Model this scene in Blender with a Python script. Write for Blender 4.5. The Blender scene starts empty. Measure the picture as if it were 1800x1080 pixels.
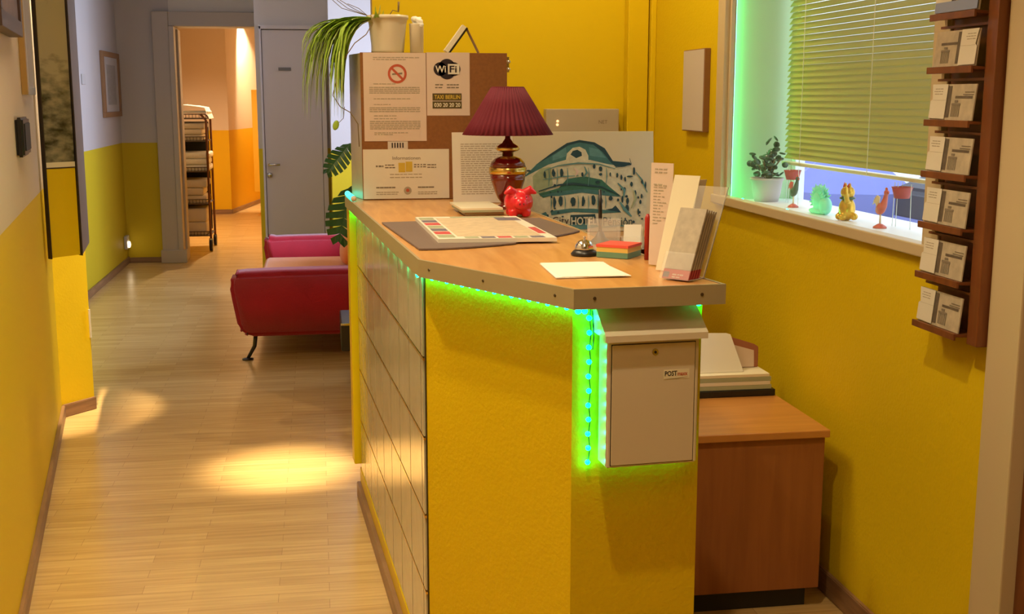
import bpy, bmesh, math, random
from mathutils import Vector, Matrix, Euler
random.seed(7)
S = bpy.context.scene
C = S.collection
PI = math.pi
R = math.radians

# ------------------------------------------------------------------ camera, world, light, exposure
cd = bpy.data.cameras.new('camera'); cam = bpy.data.objects.new('camera', cd); C.objects.link(cam)
cd.sensor_width = 36; cd.lens = 42.0; cd.clip_start = .05
cam.location = (0, 0, 1.52)
cam.rotation_euler = (R(90 - 9.939), 0, R(-9.192))
S.camera = cam
w = bpy.data.worlds.new('world'); S.world = w; w.use_nodes = True
bg = w.node_tree.nodes['Background']; bg.inputs[0].default_value = (.75, .87, 1, 1); bg.inputs[1].default_value = 2.6
S.view_settings.view_transform = 'Standard'; S.view_settings.look = 'None'
S.view_settings.gamma = 1; S.view_settings.use_curve_mapping = False
S.view_settings.exposure = 0.0
WARM = (1, .77, .47); WARM2 = (1, .77, .50); COOL = (.55, .68, 1)

def light(name, kind, loc, power, col, target=None, **k):
    d = bpy.data.lights.new(name, kind); d.energy = power; d.color = col
    for a, v in k.items(): setattr(d, a, v)
    o = bpy.data.objects.new(name, d); C.objects.link(o); o.location = loc
    if target is not None:
        o.rotation_euler = (Vector(target) - Vector(loc)).to_track_quat('-Z', 'Y').to_euler()
    return o
# halogen downlights (the fittings are built further down, at SPOTS)
SPOTS = [((.25, 1.65, 2.93), 82, (.35, 2.4, 0), 90), ((-1.075, 5.50, 2.93), 760, (-1.235, 5.80, .95), 22), ((-.19, 4.6, 2.93), 1150, (-.17, 4.87, 0), 15), ((-.42, 2.5, 2.93), 80, (-.45, 2.9, 0), 84),  # last spot of this row is added, out of view, to brighten the near floor
         ((.95, 4.5, 2.93), 52, (.95, 5.0, 1.0), 105), ((-.84, 16.9, 2.7), 330, (-.90, 17.6, 1.2), 80), ((-.9, 13.4, 2.75), 240, (-1.1, 13.6, 0), 140)]
for i, (l, p, t, ang) in enumerate(SPOTS):
    light('halogen_light', 'SPOT', (l[0], l[1], l[2] - .03), p, WARM if i < 5 else WARM2, t, spot_size=R(ang), spot_blend=(1.0 if i == 2 else .5), shadow_soft_size=(.10 if i == 2 else .03))
light('ceiling_fill_light', 'AREA', (.1, .5, 2.9), 8, WARM, (.1, .9, 0), shape='SQUARE', size=.8)  # general fill added under the unseen ceiling, no fitting built
light('ceiling_fill_light', 'AREA', (-.3, 3.4, 2.9), 25, WARM, (-.1, 3.4, 0), shape='SQUARE', size=.6)  # second added area fill, likewise without a fitting
light('lounge_daylight', 'AREA', (1.70, 8.1, 1.75), 75, COOL, (-1, 8.6, 1.4), shape='RECTANGLE', size=1.3, size_y=1.5, spread=R(115))
light('lounge_fill_light', 'AREA', (-.6, 8.2, 2.9), 5, WARM, (-.6, 8.2, 0), shape='SQUARE', size=.5)  # weak warm fill added over the lounge, no lamp modelled

# ------------------------------------------------------------------ materials
M = {}
def lin(c):
    return tuple(((v / 255) / 12.92 if v / 255 <= .04045 else (((v / 255) + .055) / 1.055) ** 2.4) for v in c)
def mat(name, col, rough=.6, metal=0, spec=.5, bump=None, noise=None, emit=None, alpha=None, trans=0, sheen=0, sub=0, coat=0):
    m = bpy.data.materials.new(name); m.use_nodes = True; nt = m.node_tree; b = nt.nodes['Principled BSDF']
    c = col if max(col) <= 1 else lin(col)
    b.inputs['Base Color'].default_value = (*c, 1); b.inputs['Roughness'].default_value = rough
    b.inputs['Metallic'].default_value = metal; b.inputs['Specular IOR Level'].default_value = spec
    if trans: b.inputs['Transmission Weight'].default_value = trans; b.inputs['IOR'].default_value = 1.3
    if sheen: b.inputs['Sheen Weight'].default_value = sheen
    if coat: b.inputs['Coat Weight'].default_value = coat
    if alpha is not None: b.inputs['Alpha'].default_value = alpha
    if emit: b.inputs['Emission Color'].default_value = (*emit[0], 1); b.inputs['Emission Strength'].default_value = emit[1]
    geo = nt.nodes.new('ShaderNodeNewGeometry')
    if noise:      # (scale, amount): uneven colour
        n = nt.nodes.new('ShaderNodeTexNoise'); n.inputs['Scale'].default_value = noise[0]; n.inputs['Detail'].default_value = 4
        nt.links.new(geo.outputs['Position'], n.inputs['Vector'])
        mx = nt.nodes.new('ShaderNodeMix'); mx.data_type = 'RGBA'
        a = noise[1]
        mx.inputs[6].default_value = (*[v * (1 - a) for v in c], 1); mx.inputs[7].default_value = (*[min(1, v * (1 + a)) for v in c], 1)
        nt.links.new(n.outputs['Fac'], mx.inputs[0]); nt.links.new(mx.outputs[2], b.inputs['Base Color'])
    if bump:
        n = nt.nodes.new('ShaderNodeTexNoise'); n.inputs['Scale'].default_value = bump[0]; n.inputs['Detail'].default_value = 3
        nt.links.new(geo.outputs['Position'], n.inputs['Vector'])
        bp = nt.nodes.new('ShaderNodeBump'); bp.inputs['Strength'].default_value = bump[1]; bp.inputs['Distance'].default_value = bump[2] if len(bump) > 2 else .003
        nt.links.new(n.outputs['Fac'], bp.inputs['Height']); nt.links.new(bp.outputs['Normal'], b.inputs['Normal'])
    M[name] = m
    return m
YEL = (.74, .535, .005)
mat('yellow', YEL, .55, spec=.2, bump=(110, .45, .003))
mat('yellow_smooth', YEL, .45, spec=.2, bump=(60, .1, .002))
mat('beige_paint', (.62, .50, .30), .45)
mat('white_wall', (.72, .66, .58), .7, bump=(80, .15, .002))
mat('greige', (.40, .36, .33), .6)
mat('ceiling', (.8, .78, .72), .8)
mat('casing', (.50, .43, .36), .45)
mat('door_white', (.55, .50, .50), .4)
def two_tone(name, low, high, zsplit, rough=.6):
    m = mat(name, low, rough, spec=.15, bump=(90, .25, .002)); nt = m.node_tree; b = nt.nodes['Principled BSDF']
    g = nt.nodes.new('ShaderNodeNewGeometry'); s = nt.nodes.new('ShaderNodeSeparateXYZ'); nt.links.new(g.outputs['Position'], s.inputs[0])
    t = nt.nodes.new('ShaderNodeMath'); t.operation = 'GREATER_THAN'; t.inputs[1].default_value = zsplit; nt.links.new(s.outputs['Z'], t.inputs[0])
    mx = nt.nodes.new('ShaderNodeMix'); mx.data_type = 'RGBA'; mx.inputs[6].default_value = (*low, 1); mx.inputs[7].default_value = (*high, 1)
    nt.links.new(t.outputs[0], mx.inputs[0]); nt.links.new(mx.outputs[2], b.inputs['Base Color'])
    return m
two_tone('two_tone', (.80, .56, .010), (.74, .64, .52), 1.122, .5)
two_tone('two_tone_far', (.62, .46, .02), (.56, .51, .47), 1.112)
two_tone('two_tone_hall', (.80, .46, .01), (.74, .60, .44), 1.10)
def floor_mat():
    m = bpy.data.materials.new('laminate'); m.use_nodes = True; nt = m.node_tree; b = nt.nodes['Principled BSDF']; L = nt.links
    g = nt.nodes.new('ShaderNodeNewGeometry')
    br = nt.nodes.new('ShaderNodeTexBrick'); L.new(g.outputs['Position'], br.inputs['Vector'])
    br.inputs['Scale'].default_value = 1; br.inputs['Brick Width'].default_value = .42; br.inputs['Row Height'].default_value = .065
    br.inputs['Mortar Size'].default_value = .0008; br.inputs['Mortar Smooth'].default_value = .3; br.offset = .37; br.inputs['Bias'].default_value = -.1
    br.inputs['Color1'].default_value = (.74, .50, .205, 1); br.inputs['Color2'].default_value = (.64, .41, .155, 1); br.inputs['Mortar'].default_value = (.42, .25, .11, 1)
    mp = nt.nodes.new('ShaderNodeMapping'); mp.inputs['Scale'].default_value = (1.5, 26, 1); L.new(g.outputs['Position'], mp.inputs[0])
    n = nt.nodes.new('ShaderNodeTexNoise'); n.inputs['Scale'].default_value = 2; n.inputs['Detail'].default_value = 6; L.new(mp.outputs[0], n.inputs['Vector'])
    mx = nt.nodes.new('ShaderNodeMix'); mx.data_type = 'RGBA'; mx.blend_type = 'MULTIPLY'; mx.inputs[0].default_value = .55
    cr = nt.nodes.new('ShaderNodeValToRGB'); cr.color_ramp.elements[0].color = (.62, .58, .5, 1); cr.color_ramp.elements[0].position = .3; cr.color_ramp.elements[1].color = (1, 1, 1, 1); cr.color_ramp.elements[1].position = .65
    L.new(n.outputs['Fac'], cr.inputs[0]); L.new(br.outputs['Color'], mx.inputs[6]); L.new(cr.outputs[0], mx.inputs[7]); L.new(mx.outputs[2], b.inputs['Base Color'])
    b.inputs['Roughness'].default_value = .27; b.inputs['Specular IOR Level'].default_value = .5
    M['laminate'] = m
floor_mat()
def wood(name, c1, c2, rough=.35, axis=(30, 2, 30)):
    m = bpy.data.materials.new(name); m.use_nodes = True; nt = m.node_tree; b = nt.nodes['Principled BSDF']; L = nt.links
    g = nt.nodes.new('ShaderNodeNewGeometry'); mp = nt.nodes.new('ShaderNodeMapping'); mp.inputs['Scale'].default_value = axis; L.new(g.outputs['Position'], mp.inputs[0])
    n = nt.nodes.new('ShaderNodeTexNoise'); n.inputs['Scale'].default_value = 1.2; n.inputs['Detail'].default_value = 5; n.inputs['Distortion'].default_value = .6; L.new(mp.outputs[0], n.inputs['Vector'])
    cr = nt.nodes.new('ShaderNodeValToRGB'); cr.color_ramp.elements[0].color = (*c1, 1); cr.color_ramp.elements[0].position = .35; cr.color_ramp.elements[1].color = (*c2, 1); cr.color_ramp.elements[1].position = .68
    L.new(n.outputs['Fac'], cr.inputs[0]); L.new(cr.outputs[0], b.inputs['Base Color']); b.inputs['Roughness'].default_value = rough
    M[name] = m
wood('beech', (.52, .25, .075), (.66, .36, .125), .28, (28, 3, 28))
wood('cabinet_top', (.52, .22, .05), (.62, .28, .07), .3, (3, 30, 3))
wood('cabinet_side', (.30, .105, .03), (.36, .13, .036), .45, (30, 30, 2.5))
wood('mahogany', (.16, .048, .013), (.23, .072, .018), .4, (20, 20, 3))
wood('baseboard', (.22, .12, .06), (.34, .19, .09), .4, (3, 3, 40))
wood('lower_wood', (.36, .17, .05), (.44, .21, .07), .4, (3, 20, 20))
mat('trim_alu', (.40, .34, .21), .42, metal=.2)
mat('screw', (.10, .07, .04), .4, metal=.6)
mat('tile', (.60, .56, .41), .14, spec=.9, metal=.12, bump=(9, .2, .006), noise=(14, .15))
mat('joint', (.10, .07, .035), .5)
mat('mail_white', (.72, .63, .48), .35, coat=.2)
mat('mail_door', (.66, .57, .43), .38)
mat('dark_gap', (.03, .02, .012), .8)
mat('metal', (.55, .52, .46), .25, metal=1)
mat('dark_metal', (.08, .07, .07), .35, metal=.8)
mat('brass', (.75, .52, .16), .2, metal=1)
mat('chrome', (.8, .8, .8), .08, metal=1)
mat('gloss_red', (.17, .008, .006), .12, coat=.8)
mat('shade', (.17, .011, .03), .8)
mat('pig_red', (.72, .015, .03), .28, coat=.4, bump=(300, .3, .0006))
mat('led', (.02, .5, .3), .4, emit=((0, 1, .38), 36))
mat('led_side', (.02, .5, .3), .4, emit=((0, 1, .38), 420))
mat('led_hot', (.02, .6, .4), .4, emit=((.02, 1, .55), 9))
mat('wire', (.02, .05, .03), .5)
mat('paper', (.74, .69, .58), .6)
mat('paper_bright', (.88, .87, .80), .6)
mat('paper_cream', (.80, .74, .55), .6)
mat('paper_pink', (.70, .56, .47), .5)
mat('ink', (.22, .18, .13), .7)
mat('ink_grey', (.40, .34, .25), .7)
mat('ink_black', (.02, .012, .02), .5)
mat('ink_red', (.50, .09, .04), .6)
mat('ink_yellow', (.62, .44, .05), .6)
mat('taxi', (.10, .07, .02), .5)
mat('cork', (.25, .095, .02), .7, noise=(90, .25))
mat('box_side', (.50, .40, .24), .4, noise=(10, .3))
mat('pad_grey', (.17, .125, .11), .5)
mat('black', (.012, .011, .012), .35)
mat('black_soft', (.02, .02, .022), .6)
mat('acrylic', (.95, .95, .93), .05, alpha=.16)
mat('acrylic_edge', (.45, .42, .35), .15, alpha=.6)
mat('sticky_red', (.80, .10, .07), .6); mat('sticky_yellow', (.75, .52, .12), .6); mat('sticky_green', (.14, .30, .20), .6)
mat('marker_red', (.40, .02, .012), .4)
mat('map_paper', (.62, .50, .34), .5, noise=(45, .3))
mat('map_cover', (.52, .47, .38), .5, noise=(70, .25))
mat('map_red', (.55, .08, .09), .5); mat('map_blue', (.16, .15, .2), .5); mat('map_green', (.36, .40, .26), .5)
mat('red_fabric', (.42, .006, .022), .95, sheen=.35, bump=(260, .6, .004), noise=(9, .18))
mat('orange_fabric', (.75, .22, .03), .9, sheen=.3, bump=(200, .5, .003))
mat('floral', (.8, .72, .62), .9)
mat('pot_white', (.72, .64, .48), .35)
mat('pot_dull', (.5, .45, .42), .5)
mat('leaf_light', (.33, .52, .06), .45, noise=(30, .4)); mat('leaf_stripe', (.66, .82, .28), .45)
mat('leaf_dark', (.022, .085, .03), .3, noise=(20, .4)); mat('stem', (.20, .13, .03), .6)
mat('soil', (.04, .02, .01), .9)
mat('lavender', (.62, .56, .50), .6)
mat('wood_frame', (.30, .15, .06), .5); mat('gold_frame', (.45, .28, .09), .35, metal=.3); mat('dark_frame', (.05, .025, .02), .4); mat('brown_art', (.16, .10, .08), .5, noise=(20, .5))
mat('black_frame', (.03, .02, .015), .4); mat('frame_side', (.20, .165, .14), .5)
mat('mount', (.50, .46, .42), .6); mat('mount_print', (.33, .30, .26), .6, noise=(25, .3))
mat('silver_frame', (.62, .60, .58), .3, metal=.4)
mat('canvas', (.66, .58, .38), .6)
for n, c in dict(teal=(.05, .17, .17), teal_dark=(.012, .055, .07), teal_mid=(.10, .26, .26), teal_green=(.035, .15, .10), pale=(.62, .60, .42), green_wash=(.35, .42, .24)).items(): mat(n, c, .6, noise=(60, .3))
mat('sign_grey', (.16, .15, .15), .5)
mat('router', (.45, .39, .29), .4); mat('amber_led', (.8, .4, .2), .4, emit=((1, .45, .2), 2.2))
mat('glass', (1, 1, 1), .02, alpha=.03); mat('sill_inner', (.80, .82, .80), .4)
mat('reveal_glow_tint', (.46, .64, .40), .6)  # green glow of the LEDs put into the base colour
mat('blind', (.42, .37, .06), .42)
mat('blind_rail', (.66, .60, .34), .35); mat('cord', (.9, .85, .6), .6)
mat('jade', (.25, .85, .6), .35, sub=.3); mat('cat_gold', (.75, .42, .03), .22, metal=.45, noise=(60, .4)); mat('cat_red', (.6, .08, .02), .3)
mat('bird_red', (.62, .12, .08), .4, noise=(80, .4)); mat('bird_cream', (.75, .62, .40), .4); mat('bird_dark', (.07, .11, .06), .5)
mat('chime_red', (.42, .05, .04), .5); mat('string', (.75, .85, .8), .3)
mat('blue_cloth', (.16, .19, .50), .7, noise=(2, .2)); mat('navy_cloth', (.012, .015, .035), .6); mat('street', (.62, .64, .68), .8); mat('facade', (.75, .78, .82), .8); mat('steel_pole', (.3, .3, .3), .4, metal=.6)
mat('linen', (.72, .62, .45), .9, bump=(40, .4, .01)); mat('linen_white', (.92, .88, .74), .9, bump=(40, .4, .01))
mat('crate', (.16, .12, .09), .6)
mat('hall_yellow', (.75, .40, .01), .6)
mat('lamp_glow', (1, .9, .7), .4, emit=((1, .8, .5), 9))
mat('pink_frame', (.36, .13, .07), .5)

def photo_mat():      # black-and-white street photograph: sky above, blurred house fronts below
    m = bpy.data.materials.new('bw_photo'); m.use_nodes = True; nt = m.node_tree; b = nt.nodes['Principled BSDF']; L = nt.links
    g = nt.nodes.new('ShaderNodeNewGeometry'); s = nt.nodes.new('ShaderNodeSeparateXYZ'); L.new(g.outputs['Position'], s.inputs[0])
    mp = nt.nodes.new('ShaderNodeMapping'); mp.inputs['Scale'].default_value = (14, 14, 26); L.new(g.outputs['Position'], mp.inputs[0])
    n = nt.nodes.new('ShaderNodeTexNoise'); n.inputs['Scale'].default_value = 1; n.inputs['Detail'].default_value = 6; L.new(mp.outputs[0], n.inputs['Vector'])
    mr = nt.nodes.new('ShaderNodeMapRange'); mr.inputs['From Min'].default_value = 1.52; mr.inputs['From Max'].default_value = 1.74; mr.inputs['To Min'].default_value = 0; mr.inputs['To Max'].default_value = .38; L.new(s.outputs['Z'], mr.inputs[0])
    ad = nt.nodes.new('ShaderNodeMath'); ad.operation = 'ADD'; L.new(n.outputs['Fac'], ad.inputs[0]); L.new(mr.outputs[0], ad.inputs[1])
    cr = nt.nodes.new('ShaderNodeValToRGB'); e = cr.color_ramp.elements
    e[0].position = .36; e[0].color = (.02, .025, .015, 1); e[1].position = .75; e[1].color = (.40, .37, .25, 1)
    x = e.new(.52); x.color = (.17, .17, .12, 1)
    L.new(ad.outputs[0], cr.inputs[0]); L.new(cr.outputs[0], b.inputs['Base Color']); b.inputs['Roughness'].default_value = .25
    M['bw_photo'] = m
photo_mat()
# a thin print material for the sketches on the leaflets
mat('sketch', (.50, .42, .30), .6, noise=(38, .38))
mat('sketch_dark', (.13, .10, .07), .6, noise=(60, .5))

# ------------------------------------------------------------------ mesh helpers
WL = {}
def new(): return bmesh.new()
def box(bm, x0, x1, y0, y1, z0, z1, bev=0, seg=2, rot=None):
    t = bmesh.new(); bmesh.ops.create_cube(t, size=1)
    for v in t.verts: v.co = Vector((x0 + (v.co.x + .5) * (x1 - x0), y0 + (v.co.y + .5) * (y1 - y0), z0 + (v.co.z + .5) * (z1 - z0)))
    if bev: bmesh.ops.bevel(t, geom=list(t.edges), offset=bev, segments=seg, affect='EDGES', profile=.5)
    if rot: # (pivot, axis, angle)
        bmesh.ops.rotate(t, cent=Vector(rot[0]), matrix=Matrix.Rotation(rot[2], 3, rot[1]), verts=t.verts)
    merge(bm, t)
    return bm
def merge(bm, t):
    me = bpy.data.meshes.new('tmp'); t.to_mesh(me); t.free(); bm.from_mesh(me); bpy.data.meshes.remove(me)
def prism(bm, pts, z0, z1, bev=0):          # pts in XY
    t = bmesh.new(); vs = [t.verts.new((p[0], p[1], z0)) for p in pts]; f = t.faces.new(vs)
    r = bmesh.ops.extrude_face_region(t, geom=[f]); bmesh.ops.translate(t, vec=(0, 0, z1 - z0), verts=[v for v in r['geom'] if isinstance(v, bmesh.types.BMVert)])
    bmesh.ops.recalc_face_normals(t, faces=t.faces)
    if bev: bmesh.ops.bevel(t, geom=list(t.edges), offset=bev, segments=2, affect='EDGES')
    merge(bm, t); return bm
def slab(bm, O, u, v, pts, th, bev=0):         # polygon pts (a,b) in the plane O + a*u + b*v, thickness th along u x v
    O = Vector(O); u = Vector(u).normalized(); v = Vector(v).normalized(); n = u.cross(v)
    t = bmesh.new(); vs = [t.verts.new(O + u * a + v * b) for a, b in pts]; f = t.faces.new(vs)
    r = bmesh.ops.extrude_face_region(t, geom=[f]); bmesh.ops.translate(t, vec=n * th, verts=[x for x in r['geom'] if isinstance(x, bmesh.types.BMVert)])
    bmesh.ops.recalc_face_normals(t, faces=t.faces)
    if bev: bmesh.ops.bevel(t, geom=list(t.edges), offset=bev, segments=3, affect='EDGES')
    merge(bm, t); return bm
def rect(a0, a1, b0, b1): return [(a0, b0), (a1, b0), (a1, b1), (a0, b1)]
def lathe(bm, c, prof, n=32, rib=0, ribn=0):
    t = bmesh.new(); rings = []
    for r, z in prof:
        ring = []
        for i in range(n):
            a = 2 * PI * i / n; rr = r * (1 + (rib * math.cos(a * ribn) if rib else 0))
            ring.append(t.verts.new((c[0] + rr * math.cos(a), c[1] + rr * math.sin(a), c[2] + z)))
        rings.append(ring)
    for a, b in zip(rings, rings[1:]):
        for i in range(n):
            f = t.faces.new((a[i], a[(i + 1) % n], b[(i + 1) % n], b[i])); f.smooth = True
    if prof[0][0] > 1e-5 and not rib: t.faces.new(list(reversed(rings[0])))
    if prof[-1][0] > 1e-5 and not rib: t.faces.new(rings[-1])
    bmesh.ops.remove_doubles(t, verts=t.verts, dist=1e-6)
    merge(bm, t); return bm
def tube(bm, pts, r, n=8):
    pts = [Vector(p) for p in pts]; rs = r if isinstance(r, (list, tuple)) else [r] * len(pts)
    t = bmesh.new(); prev = None; up = None
    for i, p in enumerate(pts):
        d = (pts[min(i + 1, len(pts) - 1)] - pts[max(i - 1, 0)]).normalized()
        if up is None: up = Vector((0, 0, 1)) if abs(d.z) < .9 else Vector((1, 0, 0))
        s = d.cross(up).normalized(); up = s.cross(d).normalized()
        ring = [t.verts.new(p + (s * math.cos(2 * PI * k / n) + up * math.sin(2 * PI * k / n)) * rs[i]) for k in range(n)]
        if prev:
            for k in range(n):
                f = t.faces.new((prev[k], prev[(k + 1) % n], ring[(k + 1) % n], ring[k])); f.smooth = True
        else: t.faces.new(list(reversed(ring)))
        prev = ring
    t.faces.new(prev); merge(bm, t); return bm
def ball(bm, c, r, seg=16, rings=10, rot=None):
    t = bmesh.new(); bmesh.ops.create_uvsphere(t, u_segments=seg, v_segments=rings, radius=1)
    r = r if isinstance(r, (list, tuple)) else (r, r, r)
    for v in t.verts:
        q = Vector((v.co.x * r[0], v.co.y * r[1], v.co.z * r[2]))
        if rot: q = rot @ q
        v.co = q + Vector(c)
    for f in t.faces: f.smooth = True
    merge(bm, t); return bm
def obj(name, bm, m, parent=None, smooth=False, solid=None, remesh=None):
    vs = bm.verts
    lo = Vector((min(v.co.x for v in vs), min(v.co.y for v in vs), min(v.co.z for v in vs)))
    hi = Vector((max(v.co.x for v in vs), max(v.co.y for v in vs), max(v.co.z for v in vs)))
    o0 = Vector(((lo.x + hi.x) / 2, (lo.y + hi.y) / 2, lo.z if parent is None else (lo.z + hi.z) / 2))
    bmesh.ops.translate(bm, vec=-o0, verts=vs)
    me = bpy.data.meshes.new(name); bm.to_mesh(me); bm.free()
    mm = M[m] if isinstance(m, str) else m
    me.materials.append(mm)
    if smooth:
        for p in me.polygons: p.use_smooth = True
    o = bpy.data.objects.new(name, me); C.objects.link(o); WL[o] = o0
    o.location = o0 - (WL[parent] if parent else Vector())
    if parent: o.parent = parent
    if solid: s = o.modifiers.new('solid', 'SOLIDIFY'); s.thickness = solid; s.offset = 0
    if remesh:
        s = o.modifiers.new('remesh', 'REMESH'); s.mode = 'VOXEL'; s.voxel_size = remesh; s.use_smooth_shade = True
        s = o.modifiers.new('smooth', 'SMOOTH'); s.iterations = 4; s.factor = .6
    return o
def tag(o, label, cat=None, group=None):
    o['label'] = label
    if cat: o['category'] = cat
    if group: o['group'] = group
    return o
def thing(name, loc, label, cat, group=None):
    o = bpy.data.objects.new(name, None); C.objects.link(o); o.location = loc; o.empty_display_size = .05; WL[o] = Vector(loc)
    return tag(o, label, cat, group)
def struct(name, bm, m, parent=None):
    o = obj(name, bm, m, parent)
    if parent is None: o['kind'] = 'structure'
    return o
def text(name, s, O, u, v, height, m, parent, width=None, font_extrude=.0004, bold=False):
    """letters lying in the plane O + a*u + b*v; O is the lower left corner"""
    c = bpy.data.curves.new('t', 'FONT'); c.body = s; c.size = 1; c.extrude = .0001; c.resolution_u = 3
    if bold: c.offset = .02
    o = bpy.data.objects.new('t', c); C.objects.link(o); bpy.context.view_layer.update()
    me = bpy.data.meshes.new_from_object(o.evaluated_get(bpy.context.evaluated_depsgraph_get()))
    bpy.data.objects.remove(o); bpy.data.curves.remove(c)
    xs = [q.co.x for q in me.vertices]; ys = [q.co.y for q in me.vertices]
    x0, x1, y0, y1 = min(xs), max(xs), min(ys), max(ys)
    sy = height / (y1 - y0); sx = (width / (x1 - x0)) if width else sy
    O = Vector(O); u = Vector(u).normalized(); v = Vector(v).normalized(); n = u.cross(v)
    for q in me.vertices: q.co = O + u * (q.co.x - x0) * sx + v * (q.co.y - y0) * sy + n * (.0003 if q.co.z > 0 else 0)
    bm = bmesh.new(); bm.from_mesh(me); bpy.data.meshes.remove(me)
    return obj(name, bm, m, parent)
def lines(bm, O, u, v, a0, a1, b, h, seed=0, gap=.006, word=(.012, .03)):     # a printed row: words as little bars
    rnd = random.Random(seed); a = a0
    while a < a1 - .004:
        l = min(rnd.uniform(*word), a1 - a); slab(bm, O, u, v, rect(a, a + l, b, b + h), .0003); a += l + gap * rnd.uniform(.6, 1.2)
    return bm
def add(p, u, a, v=None, b=0, n=None, c=0):
    q = Vector(p) + Vector(u) * a
    if v is not None: q += Vector(v) * b
    if n is not None: q += Vector(n) * c
    return q
X = Vector((1, 0, 0)); Y = Vector((0, 1, 0)); Z = Vector((0, 0, 1))

# ------------------------------------------------------------------ the setting
CEIL = 2.95
struct('floor', box(new(), -3.5, 1.80, -1.6, 21, -.1, 0), 'laminate')
struct('ceiling', box(new(), -3.5, 1.80, -1.6, 21, CEIL, CEIL + .1), 'ceiling')
def wall(name, A, B, z0, z1, th, m):      # th to the left of A->B
    A = Vector(A); B = Vector(B); d = (B - A).normalized(); n = Vector((-d.y, d.x)) * th
    return struct(name, prism(new(), [A, B, B + n, A + n], z0, z1), m)
L0 = Vector((-.140, -1.6)); L1 = Vector((-1.249, 5.863)); CF = Vector((-1.125, 6.016))
wall('wall_left', L0, L1, 0, CEIL, .2, 'two_tone')
struct('wall_left_corner', prism(new(), [L1, CF, (-1.2, 6.25), (-1.8, 6.25), (-1.5, 5.8)], 0, CEIL), 'two_tone')
wall('wall_left_lounge', (-1.77, 6.2), (-1.77, 11.5), 0, CEIL, .2, 'two_tone_far')
# right wall with the window opening, Y 2.84-4.40, Z 1.12-2.35
WY0, WY1, WZ0, WZ1 = 2.80, 4.40, 1.125, 2.40
for nm, y0, y1, z0, z1 in (('wall_right', 2.42, WY0, 0, CEIL), ('wall_right_end', WY1, 5.66, 0, CEIL), ('wall_right_below_window', WY0, WY1, 0, WZ0), ('wall_right_above_window', WY0, WY1, WZ1, CEIL)):
    struct(nm, box(new(), 1.53, 1.80, y0, y1, z0, z1), 'yellow')
struct('wall_back', box(new(), .257, 1.53, 5.46, 5.62, 0, CEIL), 'yellow_smooth')
struct('trim_1', box(new(), 1.405, 1.50, 5.385, 5.46, 0, CEIL, .004), 'yellow_smooth')     # boxed-in corner pipe
struct('trim_2', box(new(), 1.505, 1.53, 5.36, 5.46, 0, CEIL, .004), 'yellow_smooth')
# back of the corridor
wall('wall_back_left', (-1.77, 11.5), (-1.30, 11.5), 0, CEIL, .28, 'two_tone_far')
struct('wall_above_opening', box(new(), -1.30, -.4, 11.5, 11.78, 2.16, CEIL), 'white_wall')
struct('wall_side_of_opening', box(new(), -.47, 2, 10.0, 11.5, 0, CEIL), 'two_tone_far')
struct('wall_lounge_step', box(new(), .108, 1.8, 9.35, 10.0, 0, CEIL), 'two_tone_far')
for nm, y0, y1, z0, z1 in (('wall_lounge_right_near', 5.66, 7.4, 0, CEIL), ('wall_lounge_right_far', 8.8, 9.35, 0, CEIL), ('wall_lounge_right_below', 7.4, 8.8, 0, .95), ('wall_lounge_right_above', 7.4, 8.8, 2.55, CEIL)):
    struct(nm, box(new(), 1.55, 1.80, y0, y1, z0, z1), 'two_tone_far')
w2 = new()
for y0, y1, z0, z1 in ((7.4, 7.46, .95, 2.55), (8.74, 8.8, .95, 2.55), (7.46, 8.74, .95, 1.01), (7.46, 8.74, 2.49, 2.55), (8.07, 8.13, 1.01, 2.49)): box(w2, 1.74, 1.79, y0, y1, z0, z1)
w2 = struct('window_2', w2, 'sill_inner') if 'sill_inner' in M else struct('window_2', w2, 'beige_paint')
dcas = struct('trim_3', box(new(), -1.447, -1.30, 11.44, 11.5, 0, 2.29, .006), 'casing')
struct('trim_4', box(new(), -1.447, -.47, 11.45, 11.5, 2.16, 2.29, .006), 'casing')
struct('trim_5', box(box(new(), -1.30, -1.255, 11.42, 11.80, 0, 2.16, .004), -1.255, -1.235, 11.6, 11.78, 0, 2.14, .004), 'casing')
struct('trim_6', box(new(), -1.46, -1.225, 11.41, 11.5, 0, .12, .006), 'casing')
# hall beyond
struct('wall_hall_left', box(new(), -1.95, -1.75, 11.78, 16.25, 0, CEIL), 'two_tone_hall')
struct('wall_hall_facing', box(new(), -1.95, -1.14, 16.25, 16.5, 0, CEIL), 'two_tone_hall')
wall('wall_hall_slant', (-.45, 20.2), (-1.14, 16.25), 0, CEIL, -.2, 'two_tone_hall')
struct('wall_hall_right', box(new(), -.35, -.2, 11.5, 20, 0, CEIL), 'two_tone_hall')
struct('wall_hall_end', box(new(), -1.2, 0, 20.2, 20.3, 0, CEIL), 'two_tone_hall')
struct('wall_hall_pilaster', box(new(), -.80, -.35, 15.6, 15.9, .34, 1.62), 'hall_yellow')
# behind the camera
struct('wall_front', box(new(), -1, 1.8, -1.7, -1.6, 0, CEIL), 'white_wall')
struct('wall_right_near', box(new(), 1.57, 1.8, -1.6, 2.30, 0, CEIL), 'yellow')
# door casing on the right wall and the door behind it
struct('trim_7', box(new(), 1.51, 1.80, 2.362, 2.488, 0, 2.3, .004), 'beige_paint')
door = struct('door_2', box(new(), 1.545, 1.585, 1.45, 2.362, 0, 2.15, .003), 'mahogany')
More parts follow.
